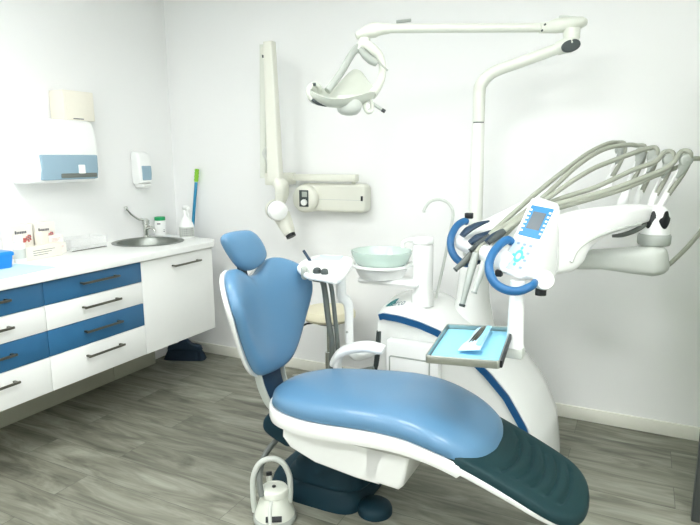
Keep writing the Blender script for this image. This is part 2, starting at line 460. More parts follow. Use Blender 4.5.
# clear acrylic tray
t = thing('acrylic_box', (.1, -.93, ZT), 'clear open acrylic box on the worktop between the cartons and the sink', 'box')
AX0, AX1, AY0, AY1, AH = .02, .165, -1.045, -.795, .07
w_ = .003
obj('bottom', box(nb(), (AX0, AY0, ZT), (AX1, AY1, ZT+.004)), 'acrylic', t)
obj('base_strip', box(nb(), (AX1, AY0+.004, ZT), (AX1+.003, AY1, ZT+.0045)), 'pewter', t)
for lo, hi in (((AX0, AY0, ZT+.004), (AX0+w_, AY1, ZT+AH)), ((AX1-w_, AY0, ZT+.004), (AX1, AY1, ZT+AH)), ((AX0+w_, AY0, ZT+.004), (AX1-w_, AY0+w_, ZT+AH)), ((AX0+w_, AY1-w_, ZT+.004), (AX1-w_, AY1, ZT+AH))):
    obj('side_panel', box(nb(), lo, hi), 'acrylic', t)

# green-capped jar
J = V((.058, -.226, ZT))
t = thing('wipes_jar', J, 'white plastic jar with a green screw cap on the worktop beside the tap', 'jar')
obj('jar_body', lathe(nb(), [(.001, 0), (.038, 0), (.04, .004), (.04, .095), (.034, .104), (.001, .104)], J), 'white', t)
cp = lathe(nb(), [(.001, .104), (.036, .104), (.037, .107), (.037, .126), (.034, .129), (.001, .129)], J, seg=40)
obj('cap', cp, 'green', t)
for k, (a0, a1, z0, z1) in enumerate(((-1.35, -.75, .078, .086), (-.25, -.05, .022, .032), (-.25, -.05, .038, .042))):
    R_ = [[J + V((rr*math.cos(a), rr*math.sin(a), z)) for rr, z in ((.0401, z0), (.0406, z0), (.0406, z1), (.0401, z1))] for a in [a0+(a1-a0)*i/8 for i in range(9)]]
    obj('print', rings(nb(), R_), 'ink', t)


# spray bottle
P_ = V((.345, -.272, ZT))
t = thing('spray_bottle', P_, 'white trigger spray bottle with a grey printed label at the corner end of the worktop', 'spray bottle')
obj('bottle_body', lathe(nb(), [(.001, 0), (.036, 0), (.039, .004), (.039, .062), (.036, .075), (.02, .105), (.014, .118), (.014, .128), (.001, .128)], P_), 'white', t)
lb = lathe(nb(), [(.0393, .008), (.0397, .008), (.0397, .06), (.0393, .06)], P_, seg=40, closed=True); lb = obj('label', lb, 'pale', t)
b = nb()
for r_ in range(4):
    for k in range(7):
        a = -1.5 + k*.26; aw = .1 + .09*((k*7+r_*3) % 3)/2; z0 = .014 + r_*.011
        rings(b, [[P_ + V((rr*math.cos(q), rr*math.sin(q), z)) for rr, z in ((.0398, z0), (.0402, z0), (.0402, z0+.006), (.0398, z0+.006))] for q in (a, a+aw/2, a+aw)])
obj('label_print', b, 'ink', lb)
b = lathe(nb(), [(.001, .1285), (.016, .1285), (.016, .145), (.012, .15), (.001, .15)], P_, seg=20)
tube(b, [P_+V((-.02, .01, .16)), P_+V((.02, -.012, .162)), P_+V((.045, -.028, .158))], 0, sec=[(.011, .011), (.012, .012), (.008, .008)], n=3)
obj('spray_head', b, 'white', t)
obj('trigger', tube(nb(), [P_+V((.03, -.018, .152)), P_+V((.036, -.022, .135)), P_+V((.03, -.018, .115))], [.005, .005, .004]), 'white', t)

for o in [t] : o.scale = (1.25, 1.25, 1.28)
# broom leaning in the corner
t = thing('broom', (.2, -.18, 0), 'broom with a teal and lime green handle leaning in the corner behind the worktop', 'broom')
top, low = V((0.2467, -0.025, 1.3837)), V((.185, -.185, .13))
d_ = (top-low)
obj('broom_handle', tube(nb(), [low, low+d_*.5, low+d_*.925], .011, sm=1), 'tealh', t)
b = tube(nb(), [low+d_*.927, low+d_*.96, low+d_], [.0135, .0145, .013], sm=3, seg=14)
for q in (.935, .955, .975, .99): tube(b, [low+d_*q, low+d_*(q+.006)], .0165, sm=1)
obj('hand_grip', b, 'lime', t)
hd = nb(); ax = V((.93, .37, 0)).normalized()
fx = frame((.185, -.185, .10), ax, (0, 0, 1))
prism(hd, [(-.13, -.03), (.13, -.03), (.12, .0), (.05, .02), (.02, .05), (-.02, .05), (-.05, .02), (-.12, .0)], fx, .045, .008)
obj('broom_head', hd, 'navy', t)
br = nb()
nrm = V((ax.y, -ax.x, 0)); R_ = []
for z, l_, w_ in ((.074, .125, .02), (.04, .14, .03), (.006, .155, .045), (.0, .155, .045)):
    R_.append([V((.185, -.185, z)) + ax*(q[0]) + nrm*(q[1]+.012*(.07-z)/.07) for q in superell(l_, w_, 4, 64)])
for r_ in R_[1:3]:
    for j, v in enumerate(r_): v += nrm*(.004*((j*7) % 5-2)/2) + ax*(.002*((j*3) % 4))
rings(br, R_); obj('bristles', br, 'brist', t)

# ================================================================== on the left wall
t = thing('paper_towel_dispenser', (.0, -1.03, 1.33), 'white wall mounted paper towel dispenser with a blue tinted window', 'dispenser')
b = nb(); R_ = []
for z, x1, k in ((1.325, .15, .97), (1.335, .19, 1), (1.40, .205, 1), (1.52, .20, 1), (1.62, .185, 1), (1.665, .165, .99), (1.68, .14, .97)):
    hw = .215*k
    R_.append([V((max(q[0], .003), -1.035+q[1], z)) for q in rrect(.003-.02, -hw, x1, hw, .028)])
rings(b, R_); body = obj('cover', b, 'white', t)
b = nb(); R_ = []
for z, x1, hw in ((1.342, .199, .175), (1.346, .2075, .188), (1.40, .2115, .193), (1.478, .2085, .196), (1.482, .199, .196)):
    R_.append([V((q[0], -1.03+q[1], z)) for q in rrect(.14, -hw, x1, hw, .024)])
rings(b, R_); obj('window', b, 'pblue', t)['label'] = 'blue tinted window'
obj('outlet', box(nb(), (.19, -1.10, 1.352), (.2145, -.86, 1.378), .006), 'hosed', t)
obj('paper', box(nb(), (.195, -.985, 1.374), (.2145, -.94, 1.425), .004), 'white', t)
obj('lock', lathe(nb(), [(.001, 0), (.006, 0), (.006, .003), (.001, .004)], (.196, -1.0, 1.50), axis=(1, 0, 0), seg=14), 'grey', t)
t = thing('towel_carton', (.07, -.88, 1.68), 'cream box standing on top of the paper towel dispenser', 'box')
obj('box_body', box(nb(), (.012, -.985, 1.6805), (.135, -.78, 1.845), .003), 'carton2', t)
obj('seam', box(nb(), (.134, -.93, 1.6865), (.137, -.86, 1.692), .0005, 1), 'ink', t)
obj('lid_flap', box(nb(), (.014, -.983, 1.845), (.133, -.782, 1.8475), .0005, 1), 'carton2', t)

t = thing('soap_dispenser', (0, -.37, 1.255), 'small white wall soap dispenser with a blue tinted window above the tap', 'dispenser')
b = nb(); R_ = []
for z, x1, hw in ((1.30, .07, .05), (1.31, .088, .053), (1.37, .092, .056), (1.46, .086, .056), (1.50, .07, .052), (1.515, .05, .045)):
    R_.append([V((q[0], -.355+q[1], z-.010)) for q in rrect(.003, -hw, x1, hw, .016)])
rings(b, R_); obj('cover', b, 'white', t)
b = nb(); R_ = []
for z, x1, hw in ((1.322, .084, .038), (1.326, .0945, .041), (1.37, .0965, .044), (1.418, .0935, .044), (1.422, .084, .042)):
    R_.append([V((q[0], -.351+q[1], z-.010)) for q in rrect(.05, -hw, x1, hw, .01)])
rings(b, R_); obj('window', b, 'pblue', t)['label'] = 'blue tinted window'
b = nb(); R_ = []
for z, x1, hw in ((1.272, .075, .026), (1.276, .095, .034), (1.292, .1, .04), (1.2995, .095, .04)):
    R_.append([V((q[0], -.355+q[1], z-.010)) for q in rrect(.01, -hw, x1, hw, .014)])
rings(b, R_); obj('push_lever', b, 'white2', t)

# ================================================================== dental chair (axis along x, head towards the left wall)
YC = -1.39
t = thing('dental_chair', (2.05, YC, 0), 'reclining dental patient chair in blue vinyl with a dark ribbed leg rest', 'dental chair')
chair = t
def interp(x, T):
    if x <= T[0][0]: return T[0][1]
    for (a, b), (c, d) in zip(T, T[1:]):
        if x <= c:
            k = (x-a)/(c-a); k = k*k*(3-2*k) if False else k
            return b + (d-b)*k
    return T[-1][1]
ZS = [(1.83, .50), (1.95, .502), (2.1, .504), (2.3, .522), (2.42, .526), (2.52, .511), (2.6, .486), (2.7, .450), (2.8, .412), (3.05, .305)]
def zsm(x): return sum(interp(x+.02*k, ZS) for k in range(-3, 4))/7
# seat outline in plan
so = resample(smooth2([(1.845, -1.40), (1.865, -1.50), (1.93, -1.575), (2.05, -1.612), (2.25, -1.625), (2.45, -1.622), (2.62, -1.605), (2.705, -1.545), (2.74, -1.45), (2.745, -1.38), (2.74, -1.30), (2.71, -1.215), (2.62, -1.165), (2.45, -1.152), (2.25, -1.15), (2.08, -1.165), (1.95, -1.21), (1.875, -1.29)], 6), 96, True)
obj('seat', pad(nb(), [(p.x, p.y) for p in so], (2.28, YC), lambda u, v, h: V((u, v, zsm(u) + .01 + h)), .075, .012, 3.2, 9), 'vinyl', t, sharp=60)
# white shell under seat and leg rest
def rimout(k, x1=3.06):
    o = []
    for x, y in [(1.835, -1.40), (1.855, -1.505), (1.925, -1.585), (2.05, -1.622), (2.25, -1.635), (2.45, -1.632), (2.62, -1.612), (2.80, -1.598), (2.92, -1.586), (2.975, -1.56), (3.01, -1.50), (3.022, -1.39), (3.01, -1.28), (2.975, -1.215), (2.92, -1.198), (2.80, -1.19), (2.62, -1.165), (2.45, -1.142), (2.25, -1.14), (2.08, -1.155), (1.94, -1.20), (1.865, -1.29)]:
        o.append((x + (2.3-x)*(1-k)*.5, YC + (y-YC)*k))
    return smooth2(o, 16)
thick = [(1.83, .06), (2.35, .055), (2.5, .05), (2.645, .048), (2.66, .02), (3.06, .018)]
b = nb(); R_ = []
for k, f in ((.93, 0), (.985, .06), (1., .3), (1., .9), (.985, 1.), (.9, 1.)):
    R_.append([V((x, y, zsm(x) + .002 - (1-f)*interp(x, thick) - (.0 if x < 2.65 else .012))) for x, y in rimout(k)])
rings(b, R_); obj('seat_shell', b, 'shell', t, sharp=50)
# ribbed rubber leg rest
lo_ = [(2.60, -1.60), (2.75, -1.592), (2.92, -1.588), (2.99, -1.562), (3.03, -1.495), (3.043, -1.39), (3.03, -1.285), (2.99, -1.215), (2.92, -1.19), (2.75, -1.18), (2.60, -1.172)]
lo_ = [(p.x, p.y) for p in resample([(2.60, -1.39)] + smooth2(lo_, 5, False) + [(2.60, -1.39)], 110)]
CX, CY = 2.80, YC
def legf(u, v, h):
    z = zsm(u) + .002 + h
    if h > .012:
        d = math.hypot(u-2.44, v-YC)
        for k in range(5):
            q = (d - .365 - .043*k)/.0075
            w = max(0, min(1, (.165-.006*k-abs(v-YC))/.03))
            z -= .010*math.exp(-q*q)*w
    return V((u, v, z))
b = nb()
N1, N2 = 110, 80
g = []
for r_ in range(N2+1):
    s = r_/N2
    row = []
    for p in lo_[:-1]:
        u, v = CX + (p[0]-CX)*s, CY + (p[1]-CY)*s
        h = .026 * max(0, 1 - s**8)**.25 if s < 1 else 0
        row.append(b.verts.new(legf(u, v, h)))
    g.append(row)
for A, B in zip(g[1:], g[2:]):
    for j in range(len(A)): b.faces.new((A[j], A[(j+1) % len(A)], B[(j+1) % len(A)], B[j]))
for v in g[0][1:]: b.verts.remove(v)
for j in range(len(g[1])): b.faces.new((g[1][j], g[1][(j+1) % len(g[1])], g[0][0]))
low = [b.verts.new(V((p[0], p[1], zsm(p[0]) - .008))) for p in lo_[:-1]]
for j in range(len(low)): b.faces.new((g[-1][j], g[-1][(j+1) % len(low)], low[(j+1) % len(low)], low[j]))
b.faces.new(low[::-1])
obj('leg_rest', b, 'rubber', t, sharp=50)['label'] = 'dark green-black ribbed leg rest'
# skirt under the seat
fxz = Matrix(((1, 0, 0, 0), (0, 0, 1, YC-.04), (0, 1, 0, 0), (0, 0, 0, 1)))
sk = [(1.96, .455), (1.955, .40), (1.99, .362), (2.10, .325), (2.27, .306), (2.36, .303), (2.37, .385), (2.42, .455)]
b = prism(nb(), smooth2(sk[:2], 1, False) + sk[2:], fxz, .29, .012)
obj('seat_skirt', b, 'shell', t)
b = prism(nb(), [(2.30, .31), (2.435, .302), (2.452, .32), (2.475, .44), (2.46, .462), (2.30, .462)], Matrix(((1, 0, 0, 0), (0, 0, 1, YC-.06), (0, 1, 0, 0), (0, 0, 0, 1))), .25, .014)
obj('motor_cover', b, 'shell', t)
# base
b = nb(); R_ = []
for z, k in ((0, 1), (.02, 1), (.03, .99), (.07, .93), (.09, .88), (.10, .8)):
    R_.append([V((1.945+(q[0])*k, -1.19+q[1]*k, z)) for q in superell(.225, .20, 5, 72)])
rings(b, R_)
obj('base_plate', b, 'teal', t)
b = nb(); R_ = []
for i in range(12):
    z = .10 + .02*i; k = 1 - .035*i + (.035 if i % 2 else -.02)
    R_.append([V((2.0 + .008*i + q[0]*k, -1.23+q[1]*k, z)) for q in superell(.19, .155, 3.5, 56)])
rings(b, R_); obj('lift_bellows', b, 'teal', t, sharp=60)
b = lathe(nb(), [(.001, 0), (.072, 0), (.072, .02), (.067, .032), (.05, .045), (.001, .05)], (2.225, -1.30, 0), seg=40)
obj('base_foot', b, 'teal', t)
# hinge cover and back support
b = prism(nb(), smooth2([(1.86, .45), (1.795, .40), (1.78, .355), (1.80, .325), (1.86, .30), (1.91, .29), (1.97, .34), (1.97, .45)], 4), Matrix(((1, 0, 0, 0), (0, 0, 1, YC), (0, 1, 0, 0), (0, 0, 0, 1))), .15, .02)
obj('hinge_cover', b, 'teal', t)
b = tube(nb(), [(1.755, YC, .70), (1.775, YC, .58), (1.79, YC, .50), (1.84, YC, .43), (1.93, YC, .41)], 0, seg=20, sec=[(.055, .018), (.055, .018), (.05, .018), (.05, .02), (.05, .02)], up=(0, 1, 0), n=4)
# up=(0,1,0): half height runs along y
b.free(); b = tube(nb(), [(1.725, YC, .74), (1.765, YC, .60), (1.785, YC, .52), (1.825, YC, .45), (1.93, YC, .42)], 0, seg=24, sec=[(.016, .075), (.016, .075), (.016, .07), (.018, .065), (.018, .06)], up=(0, 1, 0), n=5)
obj('back_support', b, 'navy', t)
for s in (-1, 1):
    b = tube(nb(), [(1.735, YC+s*.083, .74), (1.775, YC+s*.083, .60), (1.795, YC+s*.078, .52), (1.835, YC+s*.073, .455), (1.93, YC+s*.068, .43)], 0, seg=12, sec=[(.018, .005)]*5, up=(0, 1, 0), n=4)
    obj('support_trim', b, 'grey', t)

# backrest: concave pad. local (s across, t up)
bo = [(0, .006), (.065, .012), (.115, .035), (.16, .09), (.20, .17), (.237, .255), (.259, .32), (.262, .37), (.24, .42), (.20, .45), (.152, .464), (.105, .456), (.066, .43), (.032, .41)]
bo = bo + [(-a, b_) for a, b_ in bo[:0:-1]] 
bo = bo[:14] + [(0, .408)] + bo[14:]
bo = [(p.x, p.y) for p in resample(smooth2(bo, 6), 110, True)]
def backf(s, tt, h):
    bend = .115*(abs(s)/.265)**2.0 * (.75+.25*min(1, max(0, tt/.3)))
    tt = tt + (.06*s*(tt/.48) if s < 0 else 0)
    x = 1.793 - .27*tt + .012*math.sin(tt/.48*PI)
    yaw = .05
    # surface normal roughly +x with a little +z
    n = V((.96, -2*.115*s/.265**2*.75, .26)).normalized()
    return V((x + bend + yaw*s, YC + s*.985, .567 + tt)) + n*h
obj('backrest', pad(nb(), bo, (0, .29), backf, .05, .02, 3.6, 9), 'vinyl', t, sharp=60)
b = pad(nb(), [(a*1.012, .29+(c-.29)*1.01) for a, c in bo], (0, .29), lambda s, tt, h: backf(s, tt, h-.016), .004, .022, 5, 8)
obj('back_shell', b, 'shell', t, sharp=60)
# head rest
ho = [(p.x, p.y) for p in resample(smooth2([(-.132, .048), (-.118, .076), (-.07, .086), (0, .088), (.055, .078), (.088, .040), (.104, -.01), (.100, -.048), (.068, -.074), (.01, -.090), (-.05, -.074), (-.095, -.022)], 6), 72, True)]
HC = V((1.685, YC-.018, 1.083))
hn, hs = V((.955, -.08, .285)).normalized(), V((.12, 1, 0)).normalized(); hu = hn.cross(hs)
def headf(s, tt, h): return HC + hs*s*.95 + hu*(tt*.95) + hn*(h + 1.1*s*s)
obj('headrest', pad(nb(), ho, (0, 0), headf, .04, .03, 2.6, 8), 'vinyl', t, sharp=60)
b = box(nb(), (-.022, -.008, -.10), (.022, .008, .10), .004, 2, Matrix.Translation((1.66, YC-.005, 1.0)) @ Matrix.Rotation(math.radians(-14), 4, 'Y') @ Matrix.Rotation(PI/2, 4, 'Z'))
obj('headrest_stem', b, 'dgrey', t)
# arm rest on the far side
b = tube(nb(), [V((1.9196, -1.1, 0.5315)), V((1.9561, -1.1, 0.5846)), V((2.0167, -1.1, 0.6192)), V((2.0904, -1.1, 0.6391)), V((2.1573, -1.1, 0.6374)), V((2.1762, -1.1, 0.6356))], 0, seg=20, sec=[(.024, .012), (.03, .016), (.032, .017), (.032, .017), (.03, .016), (.022, .012)], up=(0, -.3, 1), n=3.2)
ar = obj('armrest', b, 'white', t)
b = tube(nb(), [V((1.9611, -1.1, 0.5782)), V((1.948, -1.1, 0.5408)), V((1.9502, -1.1, 0.5031)), V((1.97, -1.12, .44)), V((2.02, -1.2, .43))], 0, seg=16, sec=[(.022, .016)]*5, n=3)
obj('armrest_post', b, 'white', ar)
for a in ((1.963, -1.118, 0.5818), (2.1346, -1.118, 0.6328)):
    obj('screw', lathe(nb(), [(.001, 0), (.006, 0), (.006, .004), (.001, .005)], a, axis=(.3, -1, .2), seg=12), 'grey', ar)

# foot control standing on the floor beside the chair base
F = V((1.8746, -1.5214, 0))
t = thing('foot_control', F, 'small white foot control with a looped carrying handle on the floor by the chair base', 'foot control')
obj('base_ring', lathe(nb(), [(.001, 0), (.085, 0), (.088, .004), (.088, .016), (.082, .024), (.001, .024)], F, seg=48), 'grey', t)
obj('housing', lathe(nb(), [(.001, .024), (.082, .024), (.081, .03), (.074, .05), (.061, .085), (.055, .10), (.05, .108), (.001, .108)], F, seg=48), 'ivory', t)
pdl = obj('pedal_disc', lathe(nb(), [(.001, .1085), (.053, .1085), (.057, .113), (.057, .13), (.053, .137), (.042, .14), (.04, .138), (.026, .1395), (.001, .14)], F, seg=48), 'ivory', t)
obj('centre_button', lathe(nb(), [(.001, .14), (.008, .14), (.008, .144), (.001, .145)], F, seg=18), 'black', pdl)
hp = [F+V(q) for q in ((-.074, -.035, .03), (-.078, -.037, .09), (-.076, -.034, .18), (-.052, -.022, .24), (-.008, .0, .262), (.032, .018, .245), (.055, .03, .19), (.057, .032, .12), (.054, .03, .07))]
obj('carry_handle', tube(nb(), hp, .0115, seg=14), 'pale', t)
b = lathe(nb(), [(.001, 0), (.012, 0), (.012, .045), (.009, .052), (.001, .053)], F+V((-.048, .04, .10)), axis=(-.2, .2, 1), seg=16)
kk = obj('rocker_switch', b, 'ivory', t)
obj('switch_cap', lathe(nb(), [(.001, 0), (.0125, 0), (.0125, .014), (.001, .016)], F+V((-.058, .05, .15)), axis=(-.2, .2, 1), seg=16), 'black', kk)
fm = frame(F+V((.040, -.066, .045)), (.86, .5, 0), (-.25, .4, .85))
obj('label_plate', box(nb(), (-.032, -.011, -.004), (.032, .011, .006), .002, 2, fm), 'black', t)
obj('guide_rib', tube(nb(), [F+V(q) for q in ((.016, -.044, .107), (.023, -.068, .075), (.034, -.082, .03), (.045, -.098, .014))], .008, seg=10), 'pale', t)
obj('cable', tube(nb(), [V((1.8555, -1.5791, 0.1217)), V((1.8311, -1.5591, 0.1698)), V((1.8099, -1.5165, 0.2084)), V((1.799, -1.4709, 0.2367)), V((1.8004, -1.4204, 0.2581)), V((1.8244, -1.3783, 0.2944)), V((1.86, -1.3537, 0.3278))], .0125, seg=12), 'hosed', t)

# ================================================================== water unit with spittoon
t = thing('dental_unit', (2.38, -.55, 0), 'white floor standing dental water unit with a curved blue stripe, behind the chair', 'dental unit')
unit = t
fp = [(1.993, 0), (1.990, .35), (1.99, .66), (1.994, .694), (2.02, .703), (2.11, .698), (2.213, .680), (2.314, .650), (2.422, .592), (2.557, .481), (2.652, .381), (2.738, .243), (2.768, .167), (2.79, 0)]
bp_ = [(1.965, 0), (1.96, .4), (1.955, .68), (1.962, .716), (1.99, .735), (2.10, .755), (2.21, .745), (2.33, .68), (2.449, .606), (2.56, .545), (2.651, .479), (2.759, .343), (2.824, .192), (2.85, 0)]
def prof(k):
    a, c = resample(fp, 60), resample(bp_, 60)
    f3 = [a[0]] ; o = []
    for p, q in zip(a, c): o.append(p.lerp(q, k))
    return o
b = nb(); R_ = []
cx, cz = 2.36, .25
for y, k, s in ((-.742, 0, .965), (-.75, .0, .985), (-.752, .02, .995), (-.742, .06, 1), (-.66, .42, 1.008), (-.56, .78, 1.006), (-.44, 1, 1.), (-.34, .95, .985), (-.30, .85, .95), (-.285, .8, .9)):
    R_.append([V((cx+(p.x-cx)*s, y, max(0, cz+(p.y-cz)*s) if p.y > .001 else 0)) for p in prof(k)])
rings(b, R_)
obj('unit_body', b, 'shell', t, sharp=50)
# blue stripe along the front edge
b = nb()
st = [V((p.x, p.y)) for p in resample(fp[3:13], 40)]
R_ = []
for i, p in enumerate(st):
    d = (st[min(i+1, 39)] - st[max(i-1, 0)]).normalized(); nn = V((-d.y, d.x)); 
    if nn.y < 0 and nn.x < 0: nn = -nn
    w = .030 if i < 30 else .030
    a = p - nn*.006; c = p - nn*(.006+w)
    R_.append([V((a.x, -.747, a.y)), V((a.x, -.757, a.y)), V((c.x, -.758, c.y)), V((c.x, -.747, c.y))])
rings(b, R_)
obj('stripe', b, 'stripe', t)['label'] = 'curved blue stripe'
# front box with recessed lid
b = box(nb(), (2.055, -.80, .15), (2.325, -.745, .58), .012)
fb = obj('front_box', b, 'white', t)
b = prism(nb(), rrect(2.075, .2, 2.285, .505, .012), Matrix(((1, 0, 0, 0), (0, 0, 1, -.801), (0, 1, 0, 0), (0, 0, 0, 1))), .006, .001, holes=[rrect(2.081, .206, 2.279, .498, .008)])
obj('lid_frame', b, 'grey', fb)
obj('lid', box(nb(), (2.083, -.803, .208), (2.277, -.799, .496), .001), 'white', fb)
# logo on the sloping top edge: teal fan with lettering
def text(parent, name, body, size, mtx, m, ext=.0006):
    cu = bpy.data.curves.new('tmp', 'FONT'); cu.body = body; cu.size = size; cu.extrude = ext
    ob = bpy.data.objects.new('tmp', cu); C.objects.link(ob)
    me = bpy.data.meshes.new_from_object(ob.evaluated_get(bpy.context.evaluated_depsgraph_get()))
    me.transform(mtx); bm = bmesh.new(); bm.from_mesh(me)
    bpy.data.objects.remove(ob); bpy.data.curves.remove(cu); bpy.data.meshes.remove(me)
    return obj(name, bm, m, parent, sharp=30)
from mathutils.bvhtree import BVHTree
ub = [o for o in unit.children if o.name == 'unit_body'][0]
bv = BVHTree.FromPolygons([v.co + unit.location for v in ub.data.vertices], [tuple(p.vertices) for p in ub.data.polygons])
lo2 = V((2.0058, -0.6866, 0.714)); hit, hn_, _, _ = bv.ray_cast(V((lo2.x, lo2.y, 2)), V((0, 0, -1)))
LG = frame(hit + hn_*.0012, V((1, 0, 0)) - hn_*hn_.x, V((0, 1, 0)) - hn_*hn_.y) @ Matrix.Diagonal((.52, 1.25, .52, 1))
b = nb()
for k, (r0, r1) in enumerate(((.052, .085), (.03, .047))):
    o = []
    for i in range(13):
        a = math.radians(95 + 85*i/12); o.append((.085 + r1*math.cos(a), r1*.85*math.sin(a)))
    for i in range(13):
        a = math.radians(180 - 85*i/12); o.append((.085 + r0*math.cos(a), r0*.85*math.sin(a)))
    prism(b, o, LG, .0014)
lg = obj('logo_fan', b, 'logot', t)
text(lg, 'logo_lettering', 'e', .085, LG @ Matrix.Translation((.052, .0, 0)), 'logot')
text(lg, 'logo_lettering', 'rco', .075, LG @ Matrix.Translation((.094, .0, 0)), 'logog')
# pole socket
PX, PY = 2.381, -.42
obj('pole_socket', lathe(nb(), [(.001, .55), (.135, .55), (.105, .64), (.085, .74), (.075, .86), (.066, .93), (.05, .945), (.001, .945)], (PX, PY, 0), seg=40), 'shell', t)
# spittoon
SP = V((1.945, -.60, 0))
sp = nb()
lathe(sp, [(.001, .83), (.05, .83), (.115, .85), (.13, .88), (.135, .902), (.122, .902), (.11, .878), (.001, .865)], SP, seg=48)
obj('bowl_holder', sp, 'acrylic' if 0 else 'white', t)
b = nb(); box(b, (SP.x-.11, SP.y-.075, .815), (2.17, SP.y+.075, .85), .02); obj('bowl_bracket', b, 'white', t)
obj('spittoon_bowl', lathe(nb(), [(.001, .868), (.05, .87), (.10, .893), (.138, .925), (.155, .968), (.158, .985), (.153, .985), (.149, .968), (.132, .93), (.096, .9), (.05, .878), (.001, .876)], SP, seg=56), 'glass', t)['label'] = 'greenish glass spittoon bowl'
obj('bowl_ring', lathe(nb(), [(.139, .905), (.152, .902), (.168, .91), (.168, .917), (.152, .914), (.14, .918)], SP, seg=56, closed=True), 'white', t)
CY_ = V((2.172, -.60, 0))
obj('filler_column', lathe(nb(), [(.001, .72), (.056, .72), (.054, .76), (.050, .80), (.050, 1.025), (.045, 1.032), (.001, 1.032)], CY_, seg=36), 'white', t)
b = lathe(nb(), [(.001, 1.034), (.051, 1.034), (.053, 1.04), (.051, 1.058), (.045, 1.064), (.001, 1.066)], CY_, seg=36)
tube(b, [CY_+V((-.02, -.01, 1.05)), CY_+V((-.07, -.015, 1.05)), CY_+V((-.098, -.02, 1.035)), CY_+V((-.102, -.02, 1.01))], 0, sec=[(.025, .012), (.02, .01), (.012, .01), (.009, .009)], n=2.5, seg=14)
obj('filler_head', b, 'white', t)
obj('cup_filler_tube', tube(nb(), [V((2.2257, -0.55, 0.751)), V((2.2634, -0.55, 0.9396)), V((2.2904, -0.55, 1.0918)), V((2.3032, -0.55, 1.186)), V((2.2767, -0.55, 1.234)), V((2.2305, -0.55, 1.2499)), V((2.1844, -0.55, 1.2363)), V((2.1563, -0.55, 1.2007)), V((2.1539, -0.55, 1.1831))], .0075, seg=12), 'pale', t)
b = tube(nb(), [(1.975, -.70, .05), (1.965, -.72, .25), (1.985, -.735, .45), (1.995, -.74, .60)], 0, seg=14, sec=[(.03, .02), (.028, .02), (.022, .015), (.014, .012)], n=3)
obj('hose_duct', b, 'dgrey', t)

# ================================================================== operating light on its pole
t = thing('operating_light', (PX, PY, .946), 'white overhead operating light on a bent pole with a long horizontal arm', 'operating light')
obj('pole', tube(nb(), [(PX, PY, .946), (PX, PY, 1.3), (PX, PY, 1.618)], [.036, .034, .030], seg=28, sm=1), 'ivory2', t)
obj('pole_seam', tube(nb(), [(PX, PY, 1.6185), (PX, PY, 1.6235)], .0265, seg=28, sm=1), 'dgrey', t)
J1 = V((2.7826, -0.4057, 1.9541))
E1 = V((PX-.004, PY, 1.80)); dj = (J1-V((PX, PY, 1.835)))
obj('elbow_arm', tube(nb(), [V((PX, PY, 1.624)), V((PX, PY, 1.70)), V((PX, PY, 1.765)), V((PX+.012, PY-.008, 1.805)), V((PX, PY, 1.835))+dj*.16, V((PX, PY, 1.835))+dj*.5, V((PX, PY, 1.835))+dj*.93], [.029, .029, .030, .030, .028, .026, .025], seg=24), 'ivory', t)
jx, jy, jz = J1
b = tube(nb(), [V((PX, PY, 1.835))+dj*.86, V((PX, PY, 1.835))+dj*.96, J1, J1+V((.03, .012, .004))], 0, seg=22, sec=[(.027, .029), (.036, .035), (.046, .04), (.03, .026)], up=(0, 0, 1))
lathe(b, [(.001, 0), (.036, 0), (.036, .045), (.001, .045)], J1+V((.005, 0, .02)), seg=28)
jt = obj('joint_housing', b, 'ivory', t)
dv = (V((3.1262, -3.3125, 1.45))-J1).normalized()
ff = frame(J1+dv*.036+V((.004, 0, -.008)), (.86, .43, .28), (-.2, 0, 1))
b = nb(); prism(b, superell(.042, .026, 2.2, 32), ff, .02, .006); obj('end_cap', b, 'dgrey', jt)
A0, A1 = V((2.7367, -0.414, 2.0276)), V((2.0061, -0.7104, 2.0409))
A1.z = A1.z
obj('balance_arm', tube(nb(), [A0, A1], .0205, seg=22, sm=1), 'ivory', t)
b = tube(nb(), [V((2.6562, -0.4548, 2.0259)), V((2.6883, -0.4383, 2.0279)), V((2.7201, -0.4211, 2.0344)), V((2.7761, -0.3917, 2.0407)), V((2.8159, -0.3704, 2.0471)), V((2.8399, -0.3579, 2.0491))], 0, seg=24, sec=[(.021, .022), (.023, .024), (.034, .031), (.046, .031), (.042, .026), (.02, .014)], up=(0, 0, 1), n=2.4)
rb = obj('rear_knuckle', b, 'ivory', t)
obj('knuckle_cover', prism(nb(), superell(.055, .026, 2.3, 32), frame(V((2.7779, -0.385, 2.0695)), (.88, .46, -.1), (-.45, .88, .1)), .012, .004), 'pale', rb)
for q in ((2.6795, -0.4696, 2.0357), (2.6686, -0.4744, 2.0104)): obj('screw', lathe(nb(), [(.001, -.004), (.0045, -.004), (.0045, .004), (.001, .004)], q, axis=(.44, -.88, .1), seg=10), 'dgrey', rb)
b = tube(nb(), [V((2.0268, -0.7, 2.0407)), V((1.9898, -0.719, 2.0387)), V((1.9613, -0.7342, 2.0343)), V((1.921, -0.7571, 2.021)), V((1.889, -0.7759, 2.0075))], 0, seg=24, sec=[(.021, .021), (.026, .027), (.036, .034), (.038, .026), (.02, .014)], up=(0, 0, 1), n=2.4)
obj('front_knuckle', b, 'ivory', t)
NK = V((1.9234, -0.7568, 2.0164))
obj('neck', lathe(nb(), [(.001, -.055), (.026, -.055), (.027, -.02), (.024, -.018), (.024, -.012), (.027, -.01), (.029, .01), (.001, .01)], NK, seg=28), 'ivory', t)
